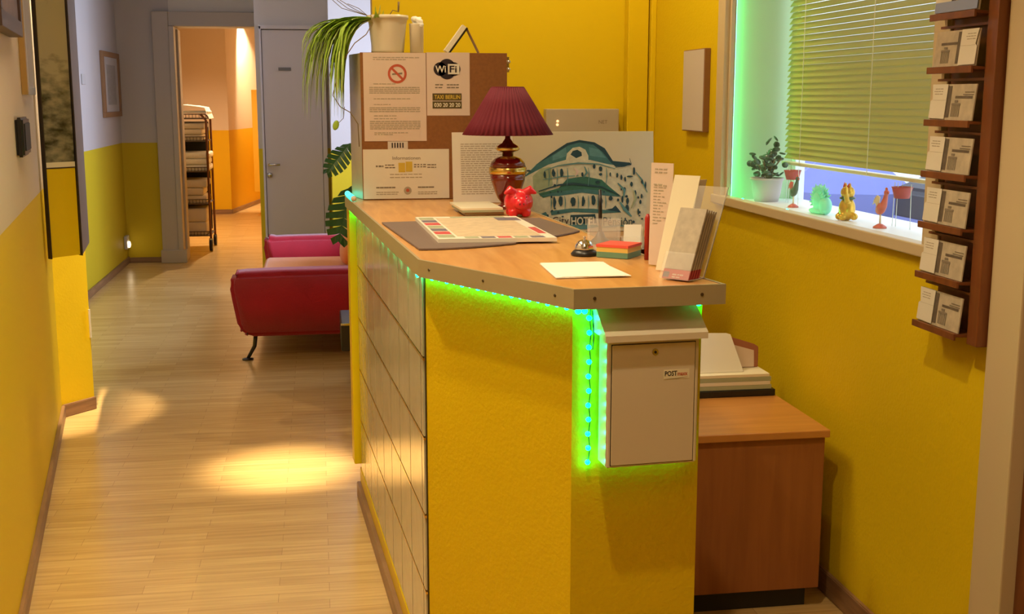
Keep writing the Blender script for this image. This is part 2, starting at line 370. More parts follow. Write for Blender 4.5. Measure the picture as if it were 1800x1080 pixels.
# white door in the recess
DY = 9.985
dz = 2.055
door = struct('door_1', box(new(), -.415, .045, DY - .03, DY + .01, .01, dz, .004), 'door_white')
struct('trim_8', box(box(box(new(), -.435, -.418, DY - .045, DY + .015, 0, dz + .03, .003), .048, .085, DY - .045, DY + .015, 0, dz + .03, .003), -.435, .085, DY - .045, DY + .015, dz + .005, dz + .035, .003), 'door_white')
h = obj('door_handle', tube(tube(new(), [(-.385, DY - .03, .985), (-.385, DY - .075, .985)], .011), [(-.385, DY - .07, .985), (-.30, DY - .07, .985)], .009), 'metal', door)
obj('key_plate', lathe(new(), (-.385, DY - .032, .90), [(.0, -.02), (.018, -.018), (.022, 0), (.018, .018), (0, .02)], 12), 'metal', door)
# baseboards
def baseb(name, A, B, h=.06, th=.016, m='baseboard'):
    A = Vector(A); B = Vector(B); d = (B - A).normalized(); n = Vector((d.y, -d.x)) * th
    return struct(name, prism(new(), [A, B, B + n, A + n], 0, h, .003), m)
baseb('baseboard_left', L0, L1); baseb('baseboard_left_corner', L1 - Vector((.0, 0)), CF, .062)
baseb('baseboard_lounge', (-1.77, 6.3), (-1.77, 11.5)); baseb('baseboard_back', (-1.77, 11.5), (-1.447, 11.5), .05)
baseb('baseboard_right', (1.53, 5.46), (1.53, 2.49), .075); baseb('baseboard_hall', (-1.75, 16.25), (-1.14, 16.25), .06)
baseb('baseboard_hall_slant', (-1.14, 16.25), (-.45, 20.2), .06)
# downlight fittings, one of them for the added near-floor spot
for i, (l, p, t, ang) in enumerate(SPOTS):
    zt = CEIL
    f = thing('downlight', (l[0], l[1], l[2]), 'small round halogen downlight in the ceiling', 'ceiling light', 'halogen downlights')
    obj('ring', lathe(new(), (l[0], l[1], l[2]), [(.045, 0), (.045, CEIL - l[2]), (.04, CEIL - l[2]), (.038, .004), (.045, 0)], 24), 'metal', f)
    # lens sits above the light point
    obj('lens', lathe(new(), (l[0], l[1], l[2] + .006), [(0, 0), (.036, 0), (.036, .004), (0, .004)], 24), 'lamp_glow', f)

# ------------------------------------------------------------------ window
wx = 1.53
tr = new()       # casing around the opening, slightly proud of the wall
box(tr, 1.512, 1.545, WY1 - .02, WY1 + .06, WZ0 - .01, WZ1 + .06, .003); box(tr, 1.512, 1.545, WY0 - .06, WY0 + .02, WZ0 - .01, WZ1 + .06, .003)
box(tr, 1.512, 1.545, WY0 - .06, WY1 + .06, WZ1 - .01, WZ1 + .06, .003); box(tr, 1.505, 1.548, WY0 - .06, WY1 + .07, WZ0 - .005, WZ0 + .028, .004)
win = struct('window_1', tr, 'beige_paint')
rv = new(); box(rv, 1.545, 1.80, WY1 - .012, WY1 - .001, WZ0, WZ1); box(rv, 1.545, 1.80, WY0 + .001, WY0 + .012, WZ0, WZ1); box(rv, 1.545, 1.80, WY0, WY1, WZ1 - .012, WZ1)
obj('reveal_lining', rv, 'reveal_glow_tint', win)
obj('window_sill', box(new(), 1.545, 1.83, WY0 + .01, WY1 - .01, WZ0 + .001, WZ0 + .012), 'sill_inner', win)
fr = new(); box(fr, 1.80, 1.84, WY1 - .045, WY1, WZ0, WZ1, .003); box(fr, 1.80, 1.84, WY0, WY0 + .045, WZ0, WZ1, .003); box(fr, 1.80, 1.84, WY0, WY1, WZ0 - .03, WZ0 + .01, .003)
obj('window_frame', fr, 'sill_inner', win)
box_l = obj('glazing_bead', box(new(), 1.532, 1.5455, WY1 - .040, WY1 - .02, WZ0 + .02, WZ1 - .02), 'beige_paint', win)
obj('pane', box(new(), 1.5455, 1.5475, WY0 + .012, WY1 - .012, WZ0 + .012, WZ1 - .012), 'glass', win)

# venetian blind
bl = thing('venetian_blind', (1.76, 3.6, 1.27), 'lowered yellow slatted venetian blind behind the window glass', 'blind')
sl = new(); z = 1.305; 
while z < 2.33:
    box(sl, 1.747, 1.7735, WY0 + .06, WY1 - .05, z - .0003, z + .0003, rot=((1.76, 3.6, z), 'Y', R(-56))); z += .0215
obj('slats', sl, 'blind', bl)
obj('bottom_rail', box(new(), 1.742, 1.770, WY0 + .06, WY1 - .05, 1.272, 1.284, .003), 'blind_rail', bl)
obj('head_rail', box(new(), 1.74, 1.785, WY0 + .06, WY1 - .05, 2.33, 2.36, .003), 'blind_rail', bl)
for y in (4.17, 3.62, 3.05):
    obj('ladder_cord', tube(new(), [(1.739, y, 1.276), (1.739, y, 2.335)], .0012, 6), 'cord', bl)

# things on the sill
sz = WZ0 + .0122
def blob(name, parts, m, parent=None, vox=.0035):
    bm = new()
    for p in parts:
        ball(bm, p[0], p[1], 14, 8, p[2] if len(p) > 2 else None)
    return obj(name, bm, m, parent, remesh=vox)
px, py = 1.66, 4.28
t = thing('potted_plant', (px, py, sz), 'small leafy plant in a white pot glowing green on window sill', 'plant')
obj('pot', lathe(new(), (px, py, sz), [(.044, 0), (.052, .03), (.058, .078), (.063, .08), (.063, .088), (.055, .088), (.054, .075), (0, .072)], 28), 'pot_dull', t)
fo = new()
rnd = random.Random(3)
for i in range(60):
    a = rnd.uniform(0, 2 * PI); e = rnd.uniform(.1, 1.4); r = rnd.uniform(.02, .085); c = Vector((px + r * math.cos(a) * math.cos(e), py + r * math.sin(a) * math.cos(e) * 1.1, sz + .09 + r * math.sin(e) * 1.5 * (1.2 if math.sin(a) < 0 else .7)))
    ball(fo, c, (.013, .016, .004), 8, 5, Euler((rnd.uniform(-1, 1), rnd.uniform(-1, 1), a)).to_matrix())
obj('foliage', fo, 'leaf_dark', t)
st = new()
for i in range(8):
    a = i * .8; tube(st, [(px, py, sz + .07), (px + .03 * math.cos(a), py + .035 * math.sin(a), sz + .13), (px + .05 * math.cos(a), py + .06 * math.sin(a), sz + .16)], .0015, 5)
obj('stem', st, 'stem', t)
def rooster(y, x, body, tail, label, s=1, up=0):
    t = thing('bird_figurine', (x, y, sz), label, 'figurine')
    obj('base', lathe(new(), (x, y, sz), [(.02 * s, 0), (.02 * s, .004), (.008 * s, .012), (0, .014)], 16), 'bird_red', t)
    obj('leg', tube(tube(new(), [(x, y + .004, sz + .008), (x, y + .003, sz + .045 * s)], .0016), [(x, y - .004, sz + .008), (x, y - .002, sz + .045 * s)], .0016), 'bird_cream', t)
    bm = new(); ball(bm, (x, y, sz + .058 * s), (.013 * s, .026 * s, .017 * s), rot=Matrix.Rotation(.5, 3, 'X').inverted())
    tube(bm, [(x, y - .015 * s, sz + .066 * s), (x, y - .026 * s, sz + .09 * s), (x, y - .031 * s, sz + .105 * s)], [.012 * s, .008 * s, .006 * s]); ball(bm, (x, y - .032 * s, sz + .108 * s), .0085 * s)
    obj('body', bm, body, t, remesh=.0025)
    tb = new()
    for k in range(5):
        a = .5 + k * .32; tube(tb, [(x, y + .018 * s, sz + .06 * s), (x, y + (.018 + .022 * math.cos(a)) * s, sz + (.066 + .026 * math.sin(a)) * s), (x, y + (.02 + .034 * math.cos(a - .4)) * s, sz + (.062 + .034 * math.sin(a - .4)) * s)], [.004 * s, .004 * s, .001])
    obj('tail', tb, tail, t)
    cb = new(); ball(cb, (x, y - .030 * s, sz + .118 * s), (.002, .008 * s, .005 * s)); tube(cb, [(x, y - .038 * s, sz + .108 * s), (x, y - .047 * s, sz + .106 * s)], [.003 * s, .0005])
    obj('comb', cb, 'cat_red', t)
rooster(4.02, 1.66, 'bird_dark', 'bird_red', 'small dark rooster figurine on sill between potted plant and jade figure', .95)
rooster(3.33, 1.65, 'bird_red', 'bird_cream', 'small pink and cream rooster figurine on sill, right of the gold cat', 1.0)
# jade spiky figure
jx, jy = 1.655, 3.78
t = thing('dragon_fish_figurine', (jx, jy, sz), 'pale green spiny fish-like figurine glowing on the window sill', 'figurine')
jb = new(); ball(jb, (jx, jy, sz + .042), (.022, .042, .037)); ball(jb, (jx, jy - .045, sz + .03), (.02, .03, .03)); ball(jb, (jx, jy + .01, sz + .008), (.024, .06, .012))
obj('body', jb, 'jade', t, remesh=.0025)
fb_ = new()
for k in range(17):
    a = -.35 + k * .235; rr = 1.45 + .16 * (k % 2); c_ = Vector((jx, jy, sz + .042)); d_ = Vector((0, math.cos(a) * .042, math.sin(a) * .037))
    if (c_ + d_ * rr).z < sz + .004: continue
    for q in (-.006, .006): tube(fb_, [c_ + d_ * .75 + Vector((q, 0, 0)), c_ + d_ * rr + Vector((q * 1.6, 0, 0))], [.0085, .0010], 6)
obj('fin', fb_, 'jade', t)
# beckoning cat
cx_, cy_ = 1.65, 3.56
t = thing('cat_figurine', (cx_, cy_, sz), 'seated golden cat figurine with one raised paw on the window sill', 'figurine')
cb = new(); ball(cb, (cx_, cy_, sz + .036), (.026, .03, .038)); ball(cb, (cx_, cy_, sz + .088), (.022, .025, .022)); ball(cb, (cx_ - .018, cy_ + .012, sz + .012), (.015, .011, .012)); ball(cb, (cx_ - .018, cy_ - .012, sz + .012), (.015, .011, .012))
tube(cb, [(cx_ - .01, cy_ - .022, sz + .06), (cx_ - .02, cy_ - .030, sz + .085), (cx_ - .022, cy_ - .027, sz + .108)], [.009, .008, .009]); ball(cb, (cx_ + .01, cy_ - .03, sz + .015), (.012, .018, .012))
for q in (-1, 1): tube(cb, [(cx_, cy_ + q * .013, sz + .1), (cx_, cy_ + q * .018, sz + .122)], [.008, .001])
obj('body', cb, 'cat_gold', t, remesh=.0028)
eb = new()
for q in (-1, 1): tube(eb, [(cx_ - .006, cy_ + q * .013, sz + .105), (cx_ - .004, cy_ + q * .0175, sz + .119)], [.005, .001])
obj('ear', eb, 'cat_red', t)
obj('collar', lathe(new(), (cx_, cy_, sz + .066), [(.019, 0), (.0245, .002), (.0245, .007), (.019, .009)], 20), 'leaf_dark', t)
# green light strip along the sill
t = thing('sill_light_string', (1.6, 3.9, sz), 'green LED light string lying along the window sill behind the glass', 'light string')
obj('wire', tube(new(), [(1.556, 4.36, sz + .003), (1.556, 3.6, sz + .003), (1.556, 2.9, sz + .003)], .0015, 5), 'wire', t)
for k, y in enumerate((4.33, 4.25, 4.08, 3.99, 3.82, 3.70, 3.42, 3.2)):
    obj('bulb', ball(new(), (1.556, y, sz + .007), .0055 + .002 * (k in (1, 4)), 8, 6), 'led', t)
ob = None
t = thing('light_tape', (1.565, 4.37, 1.15), 'thin green glowing LED tape up the left inside edge of window', 'light strip')
obj('tape', box(new(), 1.548, 1.551, 4.364, 4.384, 1.15, 2.36), 'pot_dull', t)
obj('glow_strip', box(new(), 1.551, 1.5525, 4.366, 4.382, 1.15, 2.36), mat('green_tape', (.1, .8, .4), .4, emit=((.12, 1, .28), 15)), t)
# hanging red chimes
for k, (y, lb) in enumerate(((4.17, 'red hanging pot with thin strings behind sill, above the dark rooster'), (3.33, 'red hanging pot with thin strings below blind, above the pink rooster'))):
    t = thing('hanging_pot', (1.71, y, 1.2), lb, 'hanging decoration')
    obj('pot', lathe(new(), (1.715, y, 1.225), [(.022, 0), (.030, .03), (.032, .034), (.028, .034), (.020, .003), (0, .003)], 20), 'chime_red', t)
    sb = new()
    for q in (-.06, .03, .052): tube(sb, [(1.715, y + q, sz), (1.715, y + q * .9, 1.27)], .0011, 5)
    tube(sb, [(1.715, y, 1.259), (1.715, y, 1.273)], .001, 5)
    obj('string', sb, 'string', t)

# ------------------------------------------------------------------ outside
struct('ground', box(new(), 1.85, 16, -4, 60, -1.3, -1.2), 'street')
fa = struct('wall_across_street', box(new(), 15.6, 16, -4, 60, -1.2, 9), 'facade')
def parasol(x, y, z, r, m, label):
    t = thing('parasol', (x, y, -1.2), label, 'parasol', None)
    obj('pole', tube(new(), [(x, y, -1.2), (x, y, z + .3)], .025), 'steel_pole', t)
    bm = new(); n = 8
    top = bm.verts.new((x, y, z + .55)); ring = [bm.verts.new((x + r * math.cos(2 * PI * k / n), y + r * math.sin(2 * PI * k / n), z)) for k in range(n)]
    low = [bm.verts.new((v.co.x, v.co.y, z - .28)) for v in ring]
    for k in range(n): bm.faces.new((top, ring[k], ring[(k + 1) % n])); bm.faces.new((ring[k], low[k], low[(k + 1) % n], ring[(k + 1) % n]))
    obj('canopy', bm, m, t, solid=.01)
    obj('base', lathe(new(), (x, y, -1.2), [(.25, 0), (.25, .06), (.05, .09), (0, .09)], 20), 'steel_pole', t)
parasol(6.0, 14.1, .50, 1.0, 'blue_cloth', 'blue fabric parasol outside the window, behind the jade figurine')
parasol(5.6, 12.1, .55, .75, 'blue_cloth', 'blue fabric parasol outside the window, behind the gold cat')
t = thing('covered_stall', (6.1, 10.3, -1.2), 'dark navy covered stall outside, right of the pink rooster', 'market stall')
obj('cover', slab(new(), (5.6, 9.6, -1.2), X, Z, [(0, 0), (1.0, 0), (1.0, 1.85), (.5, 2.05), (0, 1.85)], -1.45, .05), 'navy_cloth', t)
obj('band', box(new(), 5.58, 5.6, 9.65, 11.0, .30, .38), 'blue_cloth', t)

# ------------------------------------------------------------------ reception counter
A = Vector((.101, 4.522)); B = Vector((.223, 2.692)); Cc = Vector((.48, 2.216)); D = Vector((.785, 2.235))
I1 = Vector((.768, 2.338)); I2 = Vector((.640, 4.53))
zt = 1.157
ct = thing('reception_counter', (.45, 3.4, 0), 'yellow reception counter with glossy tiled front and wooden top', 'counter')
top = obj('countertop', prism(new(), [A, B, Cc, D, I1, I2], 1.122, zt - .0005, .001), 'beech', ct)
def band(bm, P, Q, z0, z1, th):
    d = (Q - P).normalized(); n = Vector((d.y, -d.x)) * th; prism(bm, [P, Q, Q + n, P + n], z0, z1)
eb = new(); OFF = .004
def inset(poly, d):       # offset of a convex ccw/cw path, per vertex
    out = []
    for i in range(len(poly)):
        p0, p1, p2 = poly[i - 1], poly[i], poly[(i + 1) % len(poly)]
        a = (p1 - p0).normalized(); b = (p2 - p1).normalized(); na = Vector((-a.y, a.x)); nb = Vector((-b.y, b.x)); m = (na + nb).normalized(); out.append(p1 + m * d / max(.3, m.dot(na)))
    return out
outer = [A, B, Cc, D, I1, I2]
inn = inset(outer, .003); outr = inset(outer, -.0035)
t_ = bmesh.new(); n_ = len(outer)
vo0 = [t_.verts.new((p.x, p.y, 1.118)) for p in outr]; vo1 = [t_.verts.new((p.x, p.y, zt + .001)) for p in outr]
vi0 = [t_.verts.new((p.x, p.y, 1.118)) for p in inn]; vi1 = [t_.verts.new((p.x, p.y, zt + .001)) for p in inn]
for i in range(n_):
    j = (i + 1) % n_
    t_.faces.new((vo0[i], vo0[j], vo1[j], vo1[i])); t_.faces.new((vi0[j], vi0[i], vi1[i], vi1[j])); t_.faces.new((vo1[i], vo1[j], vi1[j], vi1[i])); t_.faces.new((vo0[j], vo0[i], vi0[i], vi0[j]))
obj('edge_trim', t_, 'trim_alu', ct)
def screw(P, Q, f):
    p = P.lerp(Q, f); d = (Q - P).normalized(); n = Vector((d.y, -d.x)); c = Vector((p.x, p.y, 1.139)) + Vector((n.x, n.y, 0)) * .0035
    lathe_c = bmesh.new(); bmesh.ops.create_cone(lathe_c, cap_ends=True, segments=10, radius1=.0042, radius2=.003, depth=.003)
    rot = Vector((n.x, n.y, 0)).to_track_quat('Z', 'Y').to_matrix(); 
    for v in lathe_c.verts: v.co = rot @ v.co + c
    obj('screw', lathe_c, 'screw', ct)
for P, Q, f in ((B, Cc, .08), (B, Cc, .46), (B, Cc, .90), (Cc, D, .13), (Cc, D, .85)): screw(P, Q, f)
# body
FA = Vector((.140, 4.47)); FB = Vector((.244, 2.782)); FC = Vector((.496, 2.305)); FD = Vector((.772, 2.325))
BD = Vector((.752, 2.42)); 
body = prism(new(), [FB, FC, FD, Vector((.765, 2.45)), Vector((.62, 2.50)), Vector((.42, 2.95)), Vector((.30, 4.47)), FA], .0, 1.1175)
obj('body', body, 'yellow', ct)
# tiled front: in the plane FA->FB
d = (FB - FA).normalized(); L = (FB - FA).length; n = Vector((d.y, -d.x)); n = n if n.x < 0 else -n
u3 = Vector((d.x, d.y, 0)); O = Vector((FA.x, FA.y, 0)) + Vector((n.x, n.y, 0)) * .004
ncol = 8; nrow = 5; zb = .117; th_ = .1975; cw = L / ncol * .996
tb = new(); jb = new()
slab(jb, O + u3 * .03, u3, Z, rect(0, L - .034, zb - .003, 1.116), -.002)
x0 = .045
cws = [.03 + .0] 
cols = [.035] + [L - .045 - .2085 * k for k in range(7, -1, -1)] + [L - .004]
for a, b in zip(cols, cols[1:]):
    if b - a < .02: continue
    for r in range(nrow):
        z0 = zb + r * th_; z1 = min(z0 + th_, 1.116)
        slab(tb, O + u3 * 0, u3, Z, rect(a + .0045, b - .0045, z0 + .004, z1 - .004), .004)
obj('tile_panel', tb, 'tile', ct)
obj('joint_grid', jb, 'joint', ct)
jr = new()
for r in range(1, nrow): slab(jr, O, u3, Z, rect(.02, L - .002, zb + r * th_ - .0045, zb + r * th_ + .0015), .005)
obj('joint_strip', jr, 'brass', ct)
# yellow upright at the far end of the front, ends above the floor
eo = O + u3 * -.045
obj('end_post', slab(new(), O, u3, Z, rect(-.05, .035, .14, 1.116), .030, .002), 'yellow_smooth', ct)
obj('plinth', slab(new(), O, u3, Z, rect(0.0, L, 0, .06), .02, .002), 'baseboard', ct)
obj('front_edge', slab(new(), O, u3, Z, rect(0.0, L, .06, .116), .006, .001), 'yellow_smooth', ct)

# green LED string
t = thing('light_string', (.4, 2.5, 1.1), 'green LED light string under the counter edge and down beside mailbox', 'light string')
dBC = (FC - FB).normalized(); nBC = Vector((dBC.y, -dBC.x)); nBC = nBC if nBC.y < 0 else -nBC
dCD = (FD - FC).normalized(); nCD = Vector((dCD.y, -dCD.x)); nCD = nCD if nCD.y < 0 else -nCD
wp = []
for k in range(18):
    p = FB.lerp(FC, (k + .35) / 17.6) + nBC * .009; q = (p.x, p.y, 1.108 - .002 * (k % 2)); wp.append(q)
    obj('bulb', ball(new(), q, .0052, 10, 6), 'led', t)
obj('wire', tube(new(), [(a[0], a[1], a[2] + .005) for a in wp], .0014, 5), 'wire', t)
vp = FC.lerp(FD, .115) + nCD * .009; zz = []
for k in range(11):
    z_ = 1.085 - k * .0300
    q = (vp.x + .001 * (k % 2), vp.y, z_); zz.append(q); obj('bulb', ball(new(), q, .0052, 10, 6), 'led', t)
wv = new(); tube(wv, [(vp.x + .004, vp.y, 1.11)] + [(a[0] + (.0035 if i % 2 else .001), a[1], a[2]) for i, a in enumerate(zz)], .0012, 5)
tube(wv, [(vp.x + .007, vp.y, 1.10), (vp.x + .010, vp.y, 1.045), (vp.x + .008, vp.y, 1.02)], .0012, 5)
obj('wire', wv, 'wire', t)
for f in (.03, .08): 
    p = FC.lerp(FD, f) + nCD * .010; obj('bulb', ball(new(), (p.x, p.y, 1.100), .006, 10, 6), 'led', t)
for f, r in ((.955, .007), (1.03, .005)):
    p = FC.lerp(FD, f) + nCD * .012; obj('bulb', ball(new(), (p.x, p.y, 1.108), r, 10, 6), 'led', t)
# bulbs behind the mailbox low edge
for f in (.24, .34, .44, .54, .64, .74, .84):
    p = FC.lerp(FD, f) + nCD * .0068; obj('bulb', ball(new(), (p.x, p.y, .798), .0045, 8, 6), 'led', t)
# string along the tiled side, tucked below the trim
ls = []
for k in range(12):
    p = FA.lerp(FB, (k + .3) / 12) + Vector((n.x, n.y)) * .016; ls.append((p.x, p.y, 1.1125))
    obj('bulb', ball(new(), (p.x, p.y, 1.1125), .0036, 8, 5), 'led_side', t)
obj('wire', tube(new(), [(a[0], a[1], a[2] + .002) for a in ls], .0012, 5), 'wire', t)
p = FB + Vector((n.x, n.y)) * .018; obj('bulb', ball(new(), (p.x, p.y + .01, 1.107), .005, 10, 6), 'led', t)
# bright LED tube lying on the far left corner of the counter
t = thing('led_tube', (.12, 4.4, zt), 'short cyan glowing LED tube on the far left counter corner', 'lamp')
obj('tube', tube(new(), [(A.x + .006, A.y - .01, zt + .0105), (A.x + .022, A.y - .25, zt + .0105)], .010, 12), mat('cyan_led', (.1, .8, .7), .3, emit=((.03, .95, .75), 2.4)), t)
obj('end_cap', ball(ball(new(), (A.x + .006, A.y - .010, zt + .0105), .0102, 12, 8), (A.x + .022, A.y - .25, zt + .0105), .0102, 12, 8), 'pot_white', t)

# ------------------------------------------------------------------ mailbox on the end face
u = Vector((dCD.x, dCD.y, 0)); nf = Vector((nCD.x, nCD.y, 0))
MO = Vector((FC.x, FC.y, 0)) + u * .052
mb = thing('mailbox', (.62, 2.25, .8), 'white metal mailbox mounted on the end of reception counter', 'mailbox')
W_ = .193; dep = .068; zb_, zt_ = .788, 1.045
def mslab(bm, a0, a1, z0, z1, n0, n1, bev=0):
    return slab(bm, MO + nf * n0, u, Z, rect(a0, a1, z0, z1), (n1 - n0), bev)
obj('body', mslab(new(), 0, W_, zb_, zt_ + .02, .013, dep, .003), 'mail_white', mb)
obj('gap', mslab(new(), .008, W_ - .008, zb_ + .004, zt_ - .004, dep, dep + .0006), 'dark_gap', mb)
dr = obj('door', mslab(new(), .0095, W_ - .0095, zb_ + .0055, zt_ - .0055, dep + .0003, dep + .003, .001), 'mail_door', mb)
c0 = MO + nf * (dep + .003) + u * (W_ * .51) + Z * (zt_ - .022)
lk = bmesh.new(); bmesh.ops.create_cone(lk, cap_ends=True, segments=20, radius1=.0075, radius2=.0062, depth=.005)
rm = nf.to_track_quat('Z', 'Y').to_matrix()
for v in lk.verts: v.co = rm @ v.co + c0
obj('lock', lk, 'metal', dr)
lk = bmesh.new(); bmesh.ops.create_cone(lk, cap_ends=True, segments=12, radius1=.0028, radius2=.0028, depth=.006)
for v in lk.verts: v.co = rm @ v.co + c0
obj('keyhole', lk, 'dark_gap', dr)
obj('sticker', mslab(new(), W_ * .61, W_ * .61 + .054, zt_ - .079, zt_ - .060, dep + .003, dep + .0034), 'paper_cream', dr)
text('lettering', 'POST', MO + nf * (dep + .0034) + u * (W_ * .61 + .002) + Z * (zt_ - .073), u, Z, .0105, 'ink_black', dr, width=.026, bold=True)
text('lettering', 'maxx', MO + nf * (dep + .0034) + u * (W_ * .61 + .029) + Z * (zt_ - .073), u, Z, .006, 'ink_red', dr, width=.021, bold=True)
obj('underline', slab(new(), MO + nf * (dep + .0034), u, Z, [(W_ * .61, zt_ - .0785), (W_ * .61 + .03, zt_ - .0785), (W_ * .61 + .052, zt_ - .0755), (W_ * .61 + .03, zt_ - .0775)], .0003), 'ink', dr)
# sloping lid
lid = new()
prof = [(.001, 1.113), (.012, 1.113), (dep + .020, zt_ + .017), (dep + .020, zt_ + .004), (dep + .014, zt_ + .004), (dep + .012, zt_ + .010), (.001, zt_ + .012)]
Ol = MO - u * .010
slab(lid, Ol, nf, Z, prof, (W_ + .020) if nf.cross(Z).dot(u) > 0 else -(W_ + .020))
lo_ = obj('lid', lid, 'mail_white', mb)
# make sure the lid runs along +u
# ------------------------------------------------------------------ things on the counter
zc = zt + .0006
# desk pad
pts = [(.180, 3.50), (.236, 2.86)]
for k in range(1, 12):
    f = k / 12; pts.append((.236 + (.735 - .236) * f, 2.86 + (3.19 - 2.86) * f - .085 * math.sin(PI * f) ** .8))
pts += [(.735, 3.19), (.690, 3.56)]
tag(obj('desk_pad', prism(new(), [Vector((a if a < .5 else a - .03, b)) for a, b in pts], zc, zc + .004, .001), 'pad_grey'), 'dark grey desk pad with curved edge lying on wooden countertop', 'desk pad')
# tear-off city map pad
mz = zc + .0042
t = thing('city_map_pad', (.43, 3.25, mz), 'pad of tear-off city maps lying on the grey desk pad', 'map')
mO = Vector((.293, 2.965, mz)); mu = Vector((.300, -.015, 0)).normalized(); mv = Vector((-.012, .57, 0)).normalized()
mw, mh = .300, .568
obj('sheets', slab(new(), mO, mu, mv, rect(0, mw, 0, mh), .010), 'paper', t)
obj('map_print', slab(new(), mO + Z * .010, mu, mv, rect(.055, mw - .03, .05, mh - .04), .0004), 'map_paper', t)
cp = new(); rnd = random.Random(5)
def advert(m_, r_): obj('advert', slab(new(), mO + Z * .0101, mu, mv, r_, .0004), m_, t)
AM = ['map_green', 'map_red', 'map_blue']
for k in range(7): advert(AM[k % 3], rect(.006, .048, .03 + k * .075, .09 + k * .075))
for k in range(5): advert(AM[(k * 2) % 3], rect(.07 + k * .042, .105 + k * .042, .008, .042))
advert('map_blue', rect(mw - .075, mw - .008, mh - .13, mh - .045)); advert('map_red', rect(mw - .026, mw - .006, .1, .25)); advert('map_green', rect(.1, .26, mh - .038, mh - .008))
# white paper sheets
t = thing('paper_sheets', (.55, 2.47, zc), 'loose white paper sheets on the countertop near front edge', 'paper')
wO = Vector((.472, 2.358, zc)); 
obj('sheet', slab(new(), wO, Vector((1, .03, 0)), Vector((.03, 1, 0)), rect(0, .145, 0, .215), .002), 'paper_bright', t)
obj('sheet', slab(new(), wO + Vector((.012, .004, .002)), Vector((1, -.03, 0)), Vector((-.02, 1, 0)), [(0, 0), (.145, -.004), (.135, .215), (.0, .21)], .0012), 'paper_bright', t)
# service bell
bx, by = .610, 2.71
t = thing('service_bell', (bx, by, zc), 'chrome reception bell with black base beside the sticky note box', 'bell')
obj('base', lathe(new(), (bx, by, zc), [(.031, 0), (.032, .004), (.026, .011), (.022, .013), (0, .013)], 32), 'black', t)
obj('dome', lathe(new(), (bx, by, zc + .0135), [(.0225, 0), (.0225, .003), (.021, .011), (.016, .018), (.008, .0225), (0, .0235)], 32), 'chrome', t, smooth=True)
obj('button', lathe(new(), (bx, by, zc + .036), [(.002, 0), (.002, .004), (.004, .005), (.004, .007), (0, .008)], 12), 'chrome', t)
# sticky note box
nx, ny = .672, 2.69
t = thing('note_box', (nx, ny, zc), 'square pad of coloured sticky notes with red sheet on top', 'sticky notes')
an = R(38)
ru = Vector((math.cos(an), -math.sin(an), 0)) ; rv_ = Vector((math.sin(an), math.cos(an), 0))
nO = Vector((.630, 2.672, zc))
obj('green_notes', slab(new(), nO, ru, rv_, rect(.0, .078, 0, .078), .013), 'sticky_green', t)
obj('yellow_notes', slab(new(), nO + Z * .013, ru, rv_, rect(0, .078, 0, .078), .011), 'sticky_yellow', t)
obj('red_notes', slab(new(), nO + Z * .024, ru, rv_, rect(-.001, .079, -.001, .080), .006), 'sticky_red', t)
# acrylic stand with pen tray behind the notes
def sheetbox(name, O, uu, vv, a, b, h, m='acrylic', parent=None, th=.0015):
    bm = new()
    for (a0, a1, b0, b1) in ((0, a, 0, th), (0, a, b - th, b), (0, th, 0, b), (a - th, a, 0, b)):
        slab(bm, O, uu, vv, rect(a0, a1, b0, b1), h)
    slab(bm, O, uu, vv, rect(0, a, 0, b), th)
    return obj(name, bm, m, parent)
t = thing('acrylic_box', (.66, 2.80, zc), 'empty clear acrylic holder standing behind the sticky notes', 'holder')
sheetbox('box', Vector((.640, 2.785, zc)), X, Y, .075, .03, .075, parent=t)
# business cards in a small acrylic holder
t = thing('card_holder', (.74, 2.80, zc), 'small clear card holder with white business cards behind sticky notes', 'card holder')
sheetbox('holder', Vector((.722, 2.80, zc)), Vector((1, -.2, 0)), Vector((.2, 1, 0)), .055, .03, .03, parent=t)
for k, (m_, dy) in enumerate((('paper_bright', 0), ('paper', .008), ('box_side', .016))):
    slab_b = slab(new(), Vector((.728 + k * .006, 2.808 + dy, zc + .002)), Vector((1, -.2, 0)), Vector((.1, .25, 1)), rect(0, .042, 0, .058 - .006 * k), .001)
    obj('card', slab_b, m_, t)
# black pen stand
t = thing('pen_stand', (.700, 2.93, zc), 'thin black upright pen on round black base behind the reception bell', 'pen')
obj('base', lathe(new(), (.700, 2.93, zc), [(.026, 0), (.026, .004), (.012, .018), (.007, .03), (0, .03)], 24), 'black', t)
obj('pen', tube(new(), [(.700, 2.93, zc + .028), (.699, 2.93, zc + .09), (.698, 2.93, zc + .135)], [.0045, .0052, .004]), 'black', t)
# red marker
tag(obj('marker_pen', tube(new(), [(.733, 2.61, zc), (.733, 2.61, zc + .095), (.733, 2.61, zc + .104)], [.0065, .0065, .003], 12), 'marker_red'), 'dark red pen standing upright between notes and price leaflet', 'pen')
